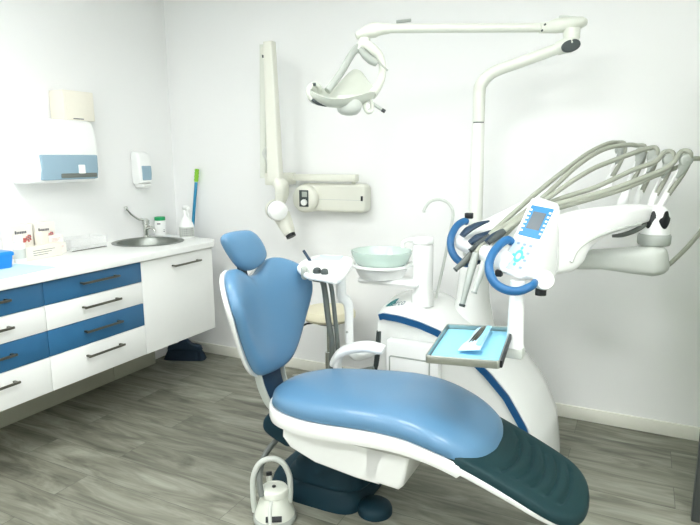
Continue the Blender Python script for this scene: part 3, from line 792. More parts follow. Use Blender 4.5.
# yoke
hd = obj('yoke', tube(nb(), [V((1.9095, -0.8027, 1.9357)), V((1.9156, -0.7834, 1.9601)), V((1.9315, -0.7632, 1.9641)), V((1.9551, -0.7428, 1.9499)), V((1.9823, -0.7239, 1.9196)), V((2.0003, -0.724, 1.8737)), V((2.0044, -0.7446, 1.8174)), V((1.9976, -0.7803, 1.7696)), V((1.9923, -0.824, 1.7348))], 0, seg=20, sec=[(.016, .016), (.022, .02), (.026, .026), (.028, .026), (.024, .022), (.017, .017), (.015, .018), (.017, .02), (.02, .02)], n=2.4), 'ivory', t)
obj('yoke_rod', tube(nb(), [V((1.9159, -0.7896, 1.9569)), V((1.9008, -0.8057, 1.9425)), V((1.8937, -0.8381, 1.9121)), V((1.8745, -0.9109, 1.8238)), V((1.845, -0.9754, 1.7458))], [.016, .018, .017, .0165, .016], seg=16), 'grey', hd)
b = tube(nb(), [V((1.9191, -0.7961, 1.9447)), V((1.9416, -0.7902, 1.9175)), V((1.9678, -0.7816, 1.8948)), V((1.9936, -0.7718, 1.8788))], 0, seg=18, sec=[(.018, .012), (.026, .018), (.026, .02), (.016, .014)])
obj('pivot_cover', b, 'grey', hd)
obj('adjusting_pin', tube(nb(), [V((1.997, -0.7796, 1.8885)), V((2.0512, -0.7842, 1.8425))], .0045, seg=10, sm=1), 'steel', hd)
# lamp head: dished shield with a rear housing
# lamp head: trough-shaped reflector shield seen from below and the side
ST_ = [((1.8122, -1.072, 1.7424), (1.8073, -1.0644, 1.7225), (1.7972, -1.0477, 1.7119), (1.7852, -1.0268, 1.7271), (1.7781, -1.0134, 1.7628)), ((1.8546, -1.0777, 1.7189), (1.844, -1.0598, 1.696), (1.8235, -1.0241, 1.6872), (1.8, -0.9821, 1.7175), (1.7876, -0.9588, 1.7657)), ((1.8965, -1.0656, 1.7054), (1.8814, -1.0387, 1.6793), (1.8522, -0.9857, 1.676), (1.8205, -0.9271, 1.7081), (1.8044, -0.8964, 1.76)), ((1.9253, -1.0289, 1.703), (1.9107, -1.0017, 1.6766), (1.8824, -0.948, 1.6753), (1.8507, -0.887, 1.7188), (1.8337, -0.8535, 1.787)), ((1.9465, -0.9947, 1.707), (1.9323, -0.9674, 1.6803), (1.9047, -0.9133, 1.6791), (1.8729, -0.85, 1.7341), (1.8543, -0.8121, 1.8282)), ((1.9677, -0.9592, 1.7174), (1.9543, -0.9324, 1.6863), (1.9274, -0.8779, 1.6851), (1.8953, -0.812, 1.7543), (1.8763, -0.7723, 1.8584)), ((1.99, -0.9352, 1.7248), (1.977, -0.9081, 1.6936), (1.9508, -0.8533, 1.6925), (1.9191, -0.7867, 1.7644), (1.9017, -0.7498, 1.8505)), ((2.0032, -0.8907, 1.7367), (1.9941, -0.871, 1.7088), (1.975, -0.8298, 1.7065), (1.9518, -0.7799, 1.7588), (1.9402, -0.7547, 1.8069)), ((2.0137, -0.8384, 1.7454), (2.0091, -0.8281, 1.7291), (1.9993, -0.8061, 1.7272), (1.988, -0.7812, 1.7433), (1.9824, -0.7688, 1.7626))]
R_ = []
for st_ in ST_:
    P1, P2, P3, P4, P5 = [V(q) for q in st_]
    cc = (P1+P2+P3+P4+P5)/5
    ctl = [P1, P2, P3, P4, P5]
    outer = smooth_path(ctl, 5)
    th = .012
    inner = []
    for i in range(len(outer)):
        tg = (outer[min(i+1, len(outer)-1)] - outer[max(i-1, 0)]).normalized()
        nn = V((.894, .448, 0)).cross(tg).normalized()
        inner.append(outer[i] + nn*th*(1 if 0 < i < len(outer)-1 else .6))
    R_.append(outer + inner[::-1])
k_ = len(R_[0])
cols = [smooth_path([r_[j] for r_ in R_], 4) for j in range(k_)]
b = nb(); rings(b, [[cols[j][i] for j in range(k_)] for i in range(len(cols[0]))])
obj('reflector_shield', b, 'shield', t, sharp=60)
c0 = V((1.9201, -0.9136, 1.6958))
b = nb(); R_ = []
for z, k in ((.03, .95), (0, 1), (-.02, .97), (-.038, .85), (-.05, .6), (-.055, .25)):
    R_.append([c0 + V((.894, .448, 0))*(.058*k*q[0]) + V((-.44, .88, 0))*(.06*k*q[1]) + V((0, 0, z)) for q in superell(1, 1, 2.2, 40)])
rings(b, R_); obj('rear_housing', b, 'pale', t)
# side handles
b = tube(nb(), [V((1.8496, -1.008, 1.6852)), V((1.8156, -1.0451, 1.6986)), V((1.7995, -1.0596, 1.7234)), V((1.8018, -1.0583, 1.7527)), V((1.8155, -1.0426, 1.7681)), V((1.8306, -1.0256, 1.7585)), V((1.8239, -1.0101, 1.7393))], [.010, .012, .012, .011, .011, .012, .013], seg=14)
lh = obj('side_handle', b, 'shield', t)
obj('grip_insert', tube(nb(), [V((1.8167, -1.0641, 1.7033)), V((1.837, -1.0478, 1.6881)), V((1.8633, -1.0193, 1.6794))], [.006, .008, .006], seg=12), 'dgrey', lh)
obj('handle_button', lathe(nb(), [(.001, 0), (.008, 0), (.008, .012), (.001, .014)], (1.8205, -1.0472, 1.7611), axis=(-.1, -.2, 1), seg=14), 'dgrey', lh)
b = tube(nb(), [V((1.9787, -0.8593, 1.7061)), V((1.9791, -0.876, 1.6786)), V((1.995, -0.8782, 1.656)), V((2.0085, -0.8648, 1.6607)), V((2.0039, -0.8493, 1.6926)), V((1.9899, -0.8404, 1.7159))], .0085, seg=12)
lh = obj('side_handle', b, 'shield', t)
obj('handle_rod', tube(nb(), [V((1.9951, -0.8409, 1.7003)), V((2.0588, -0.8396, 1.6604))], [.008, .0075], seg=12, sm=1), 'grey', lh)
obj('rod_tip', tube(nb(), [V((2.0495, -0.8409, 1.666)), V((2.063, -0.838, 1.6577))], .0085, seg=12, sm=1), 'black', lh)
obj('lock_knob', lathe(nb(), [(.001, -.01), (.012, -.01), (.012, .01), (.001, .01)], (1.9866, -0.8602, 1.6816), axis=(.4, -.9, 0), seg=16), 'chrome', lh)

# thin grey strip high on the back wall
b = nb(); box(b, (1.775, -.012, 2.222), (1.865, -.001, 2.238), .002)
tag(obj('wall_strip', b, 'grey'), 'thin grey strip on the back wall just above the lamp arm', 'wall strip')

# ================================================================== instrument console on its arm
def hull(bm, pts, bev=.0, seg=3):
    t_ = bmesh.new(); vs = [t_.verts.new(V(p)) for p in pts]
    r_ = bmesh.ops.convex_hull(t_, input=vs)
    bmesh.ops.delete(t_, geom=[v for v in t_.verts if not v.link_faces], context='VERTS')
    bmesh.ops.dissolve_limit(t_, angle_limit=.05, verts=t_.verts[:], edges=t_.edges[:])
    if bev: bmesh.ops.bevel(t_, geom=t_.edges[:], offset=bev, segments=seg, profile=.5, affect='EDGES', clamp_overlap=True)
    return merge(bm, t_)
def loft_y(bm, secs, n=3., seg=28):
    """sections (centre, half height, half depth) swept with vertical up"""
    return tube(bm, [s[0] for s in secs], 0, seg=seg, sec=[(s[2], s[1]) for s in secs], up=(0, 0, 1), n=n)
HB = V((3.1844, -0.4892, 1.0954))
t = thing('instrument_console', (HB.x, HB.y, HB.z-.2), 'white dentist instrument console with blue handles and a small screen on a swing arm', 'instrument console')
con = t
# lower swing arm from the pole to the hub
b = loft_y(nb(), [(V((PX+.052, PY-.01, 1.0)), .034, .035), (V((PX+.12, PY-.024, 1.0)), .036, .045), (V((2.834, -0.5708, 0.9993)), .040, .05), (V((2.9775, -0.5429, 1.0053)), .043, .055), (V((3.0974, -0.5278, 1.0071)), .056, .062), (V((3.1752, -0.5108, 1.0101)), .068, .064), (V((3.2137, -0.4907, 1.0141)), .062, .05), (V((3.2328, -0.4802, 1.0183)), .045, .03)], n=3.4)
lathe(b, [(.0375, -.04), (.055, -.04), (.058, -.03), (.058, .03), (.055, .04), (.0375, .04)], (PX, PY, 1.0), closed=True)
obj('swing_arm', b, 'pale', t)
obj('hub_ring', lathe(nb(), [(.001, -.02), (.062, -.02), (.066, -.012), (.066, .02), (.062, .026), (.001, .026)], HB, seg=40), 'grey', t)
obj('hub_cap', lathe(nb(), [(.001, .027), (.058, .027), (.060, .05), (.058, .09), (.048, .125), (.03, .145), (.001, .152)], HB, seg=40), 'white', t)
for a0, a1 in ((-2.35, -1.75), (-1.4, -.55)):
    b = nb(); R_ = []
    for i in range(17):
        a = a0+(a1-a0)*i/16; e = .034*((i-8)/8)**2
        R_.append([HB + V((r_*math.cos(a+.5*k), r_*math.sin(a+.5*k), z)) for r_, z, k in ((.0605, .055+e, 0), (.0622, .055+e, 0), (.0595, .10, .25), (.052, .13-e, .5), (.049, .13-e, .5), (.057, .10, .25))])
    rings(b, R_); obj('hub_pad', b, 'black', t)
# upper arch carrying the console
b = loft_y(nb(), [(V((2.8141, -0.9898, 1.1144)), .11, .06), (V((2.858, -0.9323, 1.1211)), .115, .065), (V((2.8818, -0.8928, 1.1452)), .095, .065), (V((2.9122, -0.8387, 1.1685)), .073, .062), (V((2.9576, -0.7667, 1.1873)), .060, .06), (V((3.0194, -0.6763, 1.1997)), .05, .058), (V((3.0989, -0.5545, 1.2109)), .042, .052), (V((3.1447, -0.486, 1.211)), .034, .04)], n=4.)
obj('arch', b, 'white', t)
obj('arch_groove', tube(nb(), [V((2.9005, -0.9862, 1.0575)), V((2.9166, -0.958, 1.1009)), V((2.9498, -0.9069, 1.1311)), V((2.9969, -0.8224, 1.1509)), V((3.0605, -0.7079, 1.1655)), V((3.125, -0.6055, 1.1743))], .008, seg=10), 'pale', t)
# instrument table: sloping white plate
FL_, BL_, BN_, FN_ = V((2.3894, -0.7697, 1.1219)), V((2.7511, -0.3653, 1.3254)), V((2.9164, -0.7114, 1.226)), V((2.7099, -1.1423, 1.0685))
dn = V((.10, .04, -.05))
b = hull(nb(), [FL_, BL_, BN_, FN_] + [p + V((.01, 0, -.045)) for p in (FL_, BL_, BN_, FN_)], .014)
obj('table_plate', b, 'white', t)
bar = [V((2.7011, -1.1702, 1.0649)), V((2.6607, -1.1207, 1.0729)), V((2.5619, -0.9661, 1.0707)), V((2.4267, -0.7829, 1.0758)), V((2.3891, -0.7326, 1.0808))]
obj('holder_bar', tube(nb(), bar, [.034, .042, .036, .038, .03], seg=22), 'white', t)
# control panel
TL, TR, BR, BL = V((2.7219, -1.0236, 1.291)), V((2.8251, -1.0771, 1.2752)), V((2.8055, -1.2287, 1.0215)), V((2.6871, -1.1837, 1.0323))
fc = (TL+TR+BR+BL)/4
PF = frame(fc, (TR-TL)+(BR-BL), (TL-BL)+(TR-BR))
PFi = PF.inverted(); loc = [PFi @ p for p in (TL, TR, BR, BL)]
wT = (loc[1].x-loc[0].x)/2; hT = (loc[0].y-loc[3].y)/2
front = [PF @ V((sx*wT, sy*hT, 0)) for sx, sy in ((-1, 1), (1, 1), (1, -1), (-1, -1))]
back = [V((2.7174, -0.7972, 1.297)), V((2.8321, -0.848, 1.2665)), V((2.8544, -1.0188, 0.9817)), V((2.707, -0.9472, 0.971))]
pb = obj('panel_housing', hull(nb(), front+back, .016, 4), 'white', t)
def plate(x0, y0, x1, y1, r_, z, th, m, name, par):
    return obj(name, prism(nb(), rrect(x0*wT, y0*hT, x1*wT, y1*hT, r_), PF @ Matrix.Translation((0, 0, z)), th), m, par)
scr = plate(-.80, .06, .80, .90, .004, .0012, .002, 'lcdb', 'screen_surround', pb)
plate(-.46, .27, .46, .74, .002, .0026, .0012, 'lcd', 'screen', scr)
for sx in (-1, 1):
    for k in range(6):
        x0 = sx*.68; y0 = .17 + .115*k
        obj('soft_key', prism(nb(), rrect((x0-.075)*wT, y0*hT, (x0+.075)*wT, (y0+.05)*hT, .001), PF @ Matrix.Translation((0, 0, .0026)), .001), 'white', scr)
kp = plate(-.80, -.86, .80, -.03, .006, .0012, .002, 'key', 'keypad', pb)
for x0, y0 in ((-.45, -.16), (.0, -.16), (.45, -.16), (.5, -.36), (.5, -.55), (.45, -.75), (-.5, -.62), (-.5, -.72)):
    obj('key', prism(nb(), rrect((x0-.1)*wT, (y0-.03)*hT, (x0+.1)*wT, (y0+.03)*hT, .001), PF @ Matrix.Translation((0, 0, .0026)), .001), 'keyp', kp)
b = nb()
prism(b, superell(.30*wT, .17*hT, 2, 28, (-.05*wT, -.48*hT)), PF @ Matrix.Translation((0, 0, .0026)), .001, holes=[superell(.17*wT, .09*hT, 2, 20, (-.05*wT, -.48*hT))])
for a in range(4): prism(b, superell(.09*wT, .045*hT, 2, 14, ((-.05+.36*math.cos(a*PI/2))*wT, (-.48+.22*math.sin(a*PI/2))*hT)), PF @ Matrix.Translation((0, 0, .0026)), .001)
obj('round_key', b, 'keyb', kp)
obj('pivot_knob', lathe(nb(), [(.001, -.03), (.033, -.03), (.036, -.02), (.036, .012), (.031, .02), (.001, .022)], (2.8281, -1.1619, 1.0144), axis=(.45, -.87, .12), seg=32), 'white', t)
obj('knob_base', lathe(nb(), [(.001, -.03), (.02, -.03), (.02, .0), (.001, .0)], V((2.8176, -1.1394, 0.9829)), axis=(0, 0, 1), seg=20), 'black', t)
# blue grip handles
obj('grip_handle', tube(nb(), [V((2.7008, -1.1211, 1.1403)), V((2.6872, -1.1376, 1.1492)), V((2.6664, -1.1741, 1.1322)), V((2.6513, -1.2224, 1.0992)), V((2.6535, -1.2636, 1.0584)), V((2.6791, -1.2822, 1.0149)), V((2.7194, -1.278, 0.9915)), V((2.7608, -1.2581, 0.987)), V((2.7973, -1.2254, 1.002)), V((2.8027, -1.187, 1.0096))], [.015, .0155, .0155, .0155, .016, .016, .016, .0155, .015, .013], seg=18), 'handle', t)
obj('grip_handle', tube(nb(), [V((2.4157, -0.703, 1.1618)), V((2.4019, -0.7207, 1.1652)), V((2.3809, -0.7584, 1.143)), V((2.3724, -0.8062, 1.0959)), V((2.3853, -0.8324, 1.0462)), V((2.4145, -0.8369, 1.0071)), V((2.4515, -0.8219, 0.9894)), V((2.4742, -0.7983, 0.9931))], [.015, .016, .016, .0165, .0165, .0165, .016, .012], seg=18), 'handle', t)
obj('latch', box(nb(), (-.012, -.016, -.012), (.012, .016, .012), .003, 2, Matrix.Translation(V((2.6697, -1.1705, 1.0285)))), 'black', t)
obj('latch', box(nb(), (-.018, -.012, -.014), (.018, .012, .012), .003, 2, Matrix.Translation(V((2.4191, -0.6843, 1.19)))), 'black', t)
obj('instrument_holder', tube(nb(), [V((2.4437, -0.8793, 1.1199)), V((2.4649, -0.8636, 1.1452)), V((2.5016, -0.8405, 1.1682)), V((2.5382, -0.7969, 1.1807))], 0, seg=14, sec=[(.022, .010), (.03, .013), (.026, .010), (.006, .004)]), 'navy', t)
obj('instrument_holder', tube(nb(), [V((2.4975, -0.9469, 1.1015)), V((2.522, -0.9305, 1.1219)), V((2.5472, -0.9154, 1.134)), V((2.5712, -0.8778, 1.1478))], 0, seg=14, sec=[(.018, .012), (.026, .015), (.022, .012), (.006, .006)]), 'navy', t)
obj('instrument_holder', tube(nb(), [V((2.5803, -1.0153, 1.1195)), V((2.6093, -1.0071, 1.1443)), V((2.64, -0.9882, 1.1617)), V((2.6655, -0.9616, 1.174))], 0, seg=14, sec=[(.016, .010), (.028, .013), (.026, .012), (.006, .005)]), 'navy', t)
obj('instrument_holder', tube(nb(), [V((2.4548, -0.875, 0.9997)), V((2.4909, -0.8789, 1.0031)), V((2.5297, -0.8798, 1.0149))], 0, seg=14, sec=[(.012, .008), (.024, .014), (.008, .006)]), 'navy', t)
# whip arms that carry the hoses
WB = [V((2.9769, -0.3893, 1.3205)), V((3.0517, -0.4075, 1.2687)), V((3.1055, -0.4393, 1.2587)), V((3.1613, -0.4588, 1.2485)), V((3.2029, -0.4707, 1.2549))]
WT = [V((3.0197, -0.267, 1.4832)), V((3.1051, -0.318, 1.4683)), V((3.1541, -0.3757, 1.4544)), V((3.2162, -0.4276, 1.4369)), V((3.2766, -0.4882, 1.4369))]
for wb, w_t in zip(WB, WT):
    dr_ = (w_t-wb).normalized(); sd = V((.894, .448, 0)); 
    b = nb()
    for s in (-.5, .5):
        tube(b, [wb+sd*.022*s-dr_*.01, wb+(w_t-wb)*.55+sd*.020*s, w_t+sd*.014*s], .0055, seg=10, sm=1)
    tube(b, [wb-dr_*.05, wb-dr_*.01, wb+dr_*.05], 0, seg=14, sm=1, sec=[(.02, .012), (.022, .013), (.012, .009)], n=3)
    wa = obj('hose_arm', b, 'white', t)
    b = lathe(nb(), [(.001, -.013), (.018, -.013), (.026, -.008), (.028, 0), (.026, .008), (.018, .013), (.001, .013)], w_t+V((0, 0, .0)), axis=(.42, -.9, .0), seg=22)
    tube(b, [w_t, w_t-dr_*.035+V((.004, 0, 0)), w_t-dr_*.08], 0, seg=12, sm=2, sec=[(.014, .024), (.012, .018), (.008, .008)], n=3)
    obj('roller', b, 'grey', wa)
# post down to the tray
T0, T1 = V((2.7424, -1.1904, 0.7462)), V((2.7359, -1.1454, 0.9878))
T1.x, T1.y = T0.x, T0.y
b = tube(nb(), [T1+V((0, 0, .02)), T1, T0+V((0, 0, .05)), T0+V((0, 0, .014))], [.026, .026, .030, .034], seg=24, sm=2)
obj('tray_post', b, 'white', t)
obj('tray_bracket', box(nb(), (T0.x-.04, T0.y-.03, T0.z-.026), (T0.x+.034, T0.y+.03, T0.z+.013), .006), 'pale', t)

# handpieces with hoses
def handpiece(label, tip, mid, end, hose, r_, m='grey', tipm='dgrey', whip=0):
    tip, mid, end = V(tip), V(mid), V(end)
    h = thing('dental_handpiece', end, label, 'handpiece', 'handpieces on the console')
    d1 = mid-tip
    obj('grip', tube(nb(), [tip+d1*.06, tip+d1*.3, tip+d1*.7, mid, mid.lerp(end, .5), end], [r_*.75, r_*.8, r_, r_*1.12, r_*1.15, r_*.95], seg=16, sm=4), m, h)
    b = tube(nb(), [tip-d1*.02, tip+d1*.03, tip+d1*.06], [r_*.8, r_*.95, r_*.85], seg=14, sm=2)
    obj('tip', b, tipm, h)
    w = WT[whip]; wb = WB[whip]; dd = (w-wb)
    P2 = [end] + [V(q) for q in hose]
    if (P2[-1]-w).length < .6: P2 += [w+V((-.02, 0, .034)), w+V((.014, .0, .026)), w-dd*.22+V((.018, .009, 0)), wb+dd*.2+V((.006, .003, 0))]
    obj('hose', tube(nb(), P2, .0105, seg=12, sm=5), 'hose', h)
    return h
handpiece('grey handpiece with its tip pointing left below the far blue handle', (2.4555, -1.012, 0.9949), (2.4965, -0.9825, 1.0394), (2.5335, -0.9542, 1.088), [(2.59, -0.889, 1.1584), (2.7042, -0.7148, 1.2877), (2.8004, -0.5557, 1.3867), (2.8921, -0.4248, 1.4696), (2.9614, -0.3363, 1.5103)], .013, 'hosed', 'dgrey', 0)
handpiece('grey handpiece hanging straight down with the longest drop below the console', (2.5108, -1.0896, 0.8658), (2.53, -1.0547, 0.9921), (2.5429, -1.0207, 1.0733), [(2.5739, -0.9726, 1.1218), (2.631, -0.9105, 1.1751), (2.7387, -0.7458, 1.2734), (2.8577, -0.5444, 1.4129), (2.9535, -0.4251, 1.4845), (3.0418, -0.354, 1.5042)], .014, 'grey', 'dgrey', 1)
handpiece('pale grey handpiece hanging just left of the near blue handle', (2.5574, -1.0887, 0.9238), (2.5764, -1.0636, 1.0016), (2.5897, -1.0311, 1.0739), [(2.6319, -0.999, 1.1285), (2.6934, -0.9302, 1.2042), (2.7876, -0.7853, 1.2938), (2.912, -0.6121, 1.3927), (3.0254, -0.4761, 1.4466)], .013, 'pale', 'grey', 2)
handpiece('dark ended handpiece lying in the holder beside the far blue handle', (2.5155, -1.0107, 1.0782), (2.5494, -0.9873, 1.11), (2.5836, -0.9645, 1.1377), [(2.633, -0.9206, 1.1762), (2.7146, -0.8341, 1.2332), (2.8251, -0.7345, 1.2833), (2.9467, -0.6306, 1.3263), (3.0812, -0.5264, 1.3959), (3.1628, -0.4674, 1.4289)], .012, 'dgrey', 'black', 3)
handpiece('handpiece resting in the holder closest to the control screen', (2.604, -1.0818, 1.1256), (2.63, -1.0642, 1.1483), (2.6539, -1.0365, 1.1698), [(2.6892, -0.9896, 1.2018), (2.7633, -0.8973, 1.25), (2.8271, -0.8389, 1.2677), (2.994, -0.7, 1.3155), (3.1291, -0.5987, 1.3689), (3.2185, -0.5336, 1.4129)], .012, 'dgrey', 'black', 4)
obj('supply_hose', tube(nb(), [V((2.6884, -0.9008, 1.193)), V((2.7703, -0.807, 1.2288)), V((2.8426, -0.7323, 1.2502)), V((3.0305, -0.5694, 1.3079)), V((3.1674, -0.4656, 1.3695)), V((3.2615, -0.3873, 1.4109)), V((3.3149, -0.3314, 1.4426)), V((3.3888, -0.2755, 1.4225)), V((3.4282, -0.2479, 1.3478)), V((3.3854, -0.2865, 1.149)), V((3.2634, -0.4243, 0.9939)), V((3.2163, -0.4843, 0.9824))], .010, seg=12), 'hose', t)
obj('supply_hose', tube(nb(), [V((3.0222, -0.6225, 1.1202)), V((3.0602, -0.6137, 1.1255)), V((3.1043, -0.5772, 1.1406)), V((3.1405, -0.5429, 1.1644)), V((3.1542, -0.4975, 1.1863))], [.006, .010, .011, .010, .009], seg=12), 'hosed', t)

# ================================================================== tray with its liner and pouch
q0 = [V((2.4805, -1.1878, 0.815)), V((2.7164, -1.1208, 0.815)), V((2.7609, -1.5315, 0.815)), V((2.5282, -1.5803, 0.815))]
cq = sum(q0, V())/4
def shrink(k, d=0): return [((p-cq).x*k + cq.x, (p-cq).y*k + cq.y) for p in q0]
def rnd(poly, r_=.012, k=4):
    o = []
    n_ = len(poly)
    for i in range(n_):
        p, a, c = V(poly[i]), V(poly[i-1]), V(poly[(i+1) % n_])
        u, w = (a-p).normalized()*r_, (c-p).normalized()*r_
        for j in range(k+1):
            s = j/k; o.append(tuple(p + u*(1-s)**2 + w*s*s))
    return o
t = thing('instrument_tray', (cq.x, cq.y, .786), 'silver rimmed square instrument tray held out over the patient chair', 'tray')
b = prism(nb(), rnd(shrink(1)), Matrix.Translation((0, 0, .802)), .026, .0015, holes=[rnd(shrink(.955))])
obj('tray_rim', b, 'steel', t)
obj('tray_base', prism(nb(), rnd(shrink(.953)), Matrix.Translation((0, 0, .793)), .006), 'steel', t)
e_ = (q0[1]+q0[2])/2
b = tube(nb(), [V(q0[1]).lerp(q0[2], .12)+V((.002, 0, -.012)), V(q0[1]).lerp(q0[2], .98)+V((.002, 0, -.012))], 0, seg=12, sm=1, sec=[(.006, .012)]*2, n=4)
obj('edge_grip', b, 'black', t)
tl = nb(); prism(tl, rnd(shrink(.93), .004), Matrix.Translation((0, 0, .7972)), .0016)
lin_ = tag(obj('tray_liner', tl, 'ablue'), 'pale aqua paper liner covering the bottom of the instrument tray', 'tray liner')
pq = [V((2.6071, -1.471, 0.812)), V((2.6815, -1.4693, 0.812)), V((2.6532, -1.1766, 0.812)), V((2.6022, -1.1863, 0.812))]
t = thing('instrument_pouch', ((pq[0]+pq[2])/2).to_tuple(), 'white and aqua sterile pouch holding steel instruments on the tray', 'pouch')
b = nb(); n_ = 14; top = []; bot = []
for i in range(n_+1):
    rt, rb_ = [], []
    for j in range(n_+1):
        u, w = i/n_, j/n_
        p = (pq[0]*(1-u)+pq[1]*u)*(1-w) + (pq[3]*(1-u)+pq[2]*u)*w
        hh = max(0, min(1, min(u, 1-u)*5))*max(0, min(1, min(w, 1-w)*9))
        p = V((p.x, p.y, .8105 + .012*u + .004*math.sin(w*9)*(1-u)))
        rt.append(b.verts.new(p+V((0, 0, .001+.007*hh)))); rb_.append(b.verts.new(p-V((0, 0, .001+.005*hh))))
    top.append(rt); bot.append(rb_)
for i in range(n_):
    for j in range(n_):
        b.faces.new((top[i][j], top[i+1][j], top[i+1][j+1], top[i][j+1])); b.faces.new((bot[i][j], bot[i][j+1], bot[i+1][j+1], bot[i+1][j]))
for i in range(n_):
    b.faces.new((top[i][0], bot[i][0], bot[i+1][0], top[i+1][0])); b.faces.new((top[i][n_], top[i+1][n_], bot[i+1][n_], bot[i][n_]))
    b.faces.new((top[0][i], top[0][i+1], bot[0][i+1], bot[0][i])); b.faces.new((top[n_][i], bot[n_][i], bot[n_][i+1], top[n_][i+1]))
obj('pouch_film', b, 'lblue', t, sharp=60)
def pp(u, w, z): return (lambda p: V((p.x, p.y, .8105+.012*u+z)))((pq[0]*(1-u)+pq[1]*u)*(1-w) + (pq[3]*(1-u)+pq[2]*u)*w)
for k, (u, r_) in enumerate(((.36, .0035), (.5, .0045), (.62, .0035))):
    obj('steel_instrument', tube(nb(), [pp(u-.05, .2+.04*k, .010), pp(u, .5, .0115), pp(u+.05, .9-.03*k, .010)], [r_*.5, r_, r_*.9], seg=10), 'pewter', t)
obj('pouch_paper', prism(nb(), [tuple(pp(.72, .1, 0).xy), tuple(pp(.97, .1, 0).xy), tuple(pp(.97, .92, 0).xy), tuple(pp(.72, .92, 0).xy)], Matrix.Translation((0, 0, .8305)), .001), 'ablue', t)

# ================================================================== assistant console
ap = [tuple(V(p).xy) for p in ((1.7986, -1.187, 0.99), (1.923, -1.3263, 0.99), (2.0084, -1.3536, 0.99), (2.092, -1.3678, 0.99), (2.0587, -1.2165, 0.99), (1.9411, -0.9233, 0.99), (1.8467, -0.8734, 0.99), (1.7534, -0.8838, 0.99), (1.7358, -0.9873, 0.99))]
ac = V((sum(p[0] for p in ap)/len(ap), sum(p[1] for p in ap)/len(ap)))
t = thing('assistant_console', (ac.x, ac.y, .6), 'small white assistant tray with suction hoses, between the chair back and the spittoon', 'assistant console')
obj('tray_body', prism(nb(), smooth2(ap, 5), Matrix.Translation((0, 0, .982)), .024, .010), 'white', t)
obj('tray_mat', prism(nb(), [tuple(V(p).xy) for p in ((1.7944, -1.0502, 0.99), (1.7707, -0.9243, 0.99), (1.8796, -0.9056, 0.99), (1.9171, -1.008, 0.99))], Matrix.Translation((0, 0, .9952)), .002), 'lblue', t)
for q, m_, r_ in (((1.9049, -1.2881, 0.99), 'grey', .016), ((1.9401, -1.2953, 0.99), 'pale', .016), ((1.9676, -1.294, 0.99), 'dgrey', .017), ((2.0055, -1.2993, 0.99), 'dgrey', .015)):
    obj('hose_holder', lathe(nb(), [(.001, -.025), (r_*.8, -.025), (r_, -.018), (r_, .02), (r_*.8, .026), (.001, .026)], V(q)+V((.0, -.01, -.002)), axis=(.15, -.3, 1), seg=20), m_, t)
AD = 2.64
obj('holder_rail', tube(nb(), [V((1.7628, -1.08, 0.918)), V((1.8448, -1.0854, 0.9123)), V((1.8772, -1.0696, 0.9099))], .010, seg=10), 'black', t)
obj('suction_tip', tube(nb(), [V((1.7558, -1.0596, 1.0375)), V((1.7863, -1.063, 1.0007)), V((1.8328, -1.0724, 0.9504))], [.0065, .0065, .008], seg=12), 'navy', t)
obj('hose', tube(nb(), [V((1.8592, -1.0965, 0.934)), V((1.8805, -1.0946, 0.8898)), V((1.8974, -1.0918, 0.7477)), V((1.9042, -1.0695, 0.6151)), V((1.8913, -1.0531, 0.5019)), V((1.9205, -1.0245, 0.4577)), V((2.0617, -0.9732, 0.4734))], .0135, seg=12), 'hosed', t)
obj('hose', tube(nb(), [V((1.8936, -1.0802, 0.9294)), V((1.9112, -1.081, 0.8808)), V((1.9257, -1.0777, 0.7475)), V((1.9267, -1.0582, 0.615)), V((1.9086, -1.0212, 0.5039)), V((1.9447, -0.9893, 0.4595)), V((2.0608, -0.9486, 0.4845))], .010, seg=12), 'hosed', t)
b = tube(nb(), [V((1.9069, -0.9849, 0.9176)), V((1.9085, -0.984, 0.8608)), V((1.9095, -0.9818, 0.8129))], .024, seg=20, sm=2)
obj('arm_neck', b, 'white', t)
b = tube(nb(), [V((1.8988, -0.9862, 0.8175)), V((1.9201, -0.9769, 0.8105)), V((1.9342, -0.964, 0.7828)), V((1.9378, -0.9615, 0.7296)), V((1.9393, -0.9656, 0.6482)), V((1.9484, -0.974, 0.5834)), V((1.9813, -0.9775, 0.5403)), V((1.985, -.72, .5))], 0, seg=18, sec=[(.018, .02), (.022, .022), (.022, .022), (.021, .02), (.021, .02), (.02, .02), (.02, .02), (.02, .02)], n=4)
lk = obj('link_arm', b, 'white', t)
obj('screw', lathe(nb(), [(.001, 0), (.006, 0), (.006, .004), (.001, .005)], (1.9427, -0.993, 0.6562), axis=(.44, -.88, .17), seg=12), 'grey', lk)

# ================================================================== stool
ST = V((1.445, -.262, 0))
t = thing('operator_stool', ST, 'round beige stool on a chrome five star base behind the chair back', 'stool')
obj('seat', lathe(nb(), [(.001, .47), (.12, .47), (.15, .478), (.165, .495), (.165, .518), (.153, .538), (.11, .546), (.001, .548)], ST, seg=48), 'beige', t)
obj('seat_pan', lathe(nb(), [(.001, .45), (.08, .45), (.11, .469), (.001, .469)], ST, seg=30), 'black', t)
obj('gas_column', lathe(nb(), [(.001, .10), (.026, .10), (.026, .26), (.015, .262), (.015, .449), (.001, .449)], ST, seg=20), 'chrome', t)
obj('lever', tube(nb(), [ST+V((-.03, -.03, .457)), ST+V((-.10, -.10, .457)), ST+V((-.125, -.135, .44))], [.005, .006, .008], seg=10, sm=2), 'black', t)
obj('base_hub', lathe(nb(), [(.001, .075), (.04, .075), (.04, .115), (.028, .122), (.001, .122)], ST, seg=24), 'chrome', t)
leg0 = None
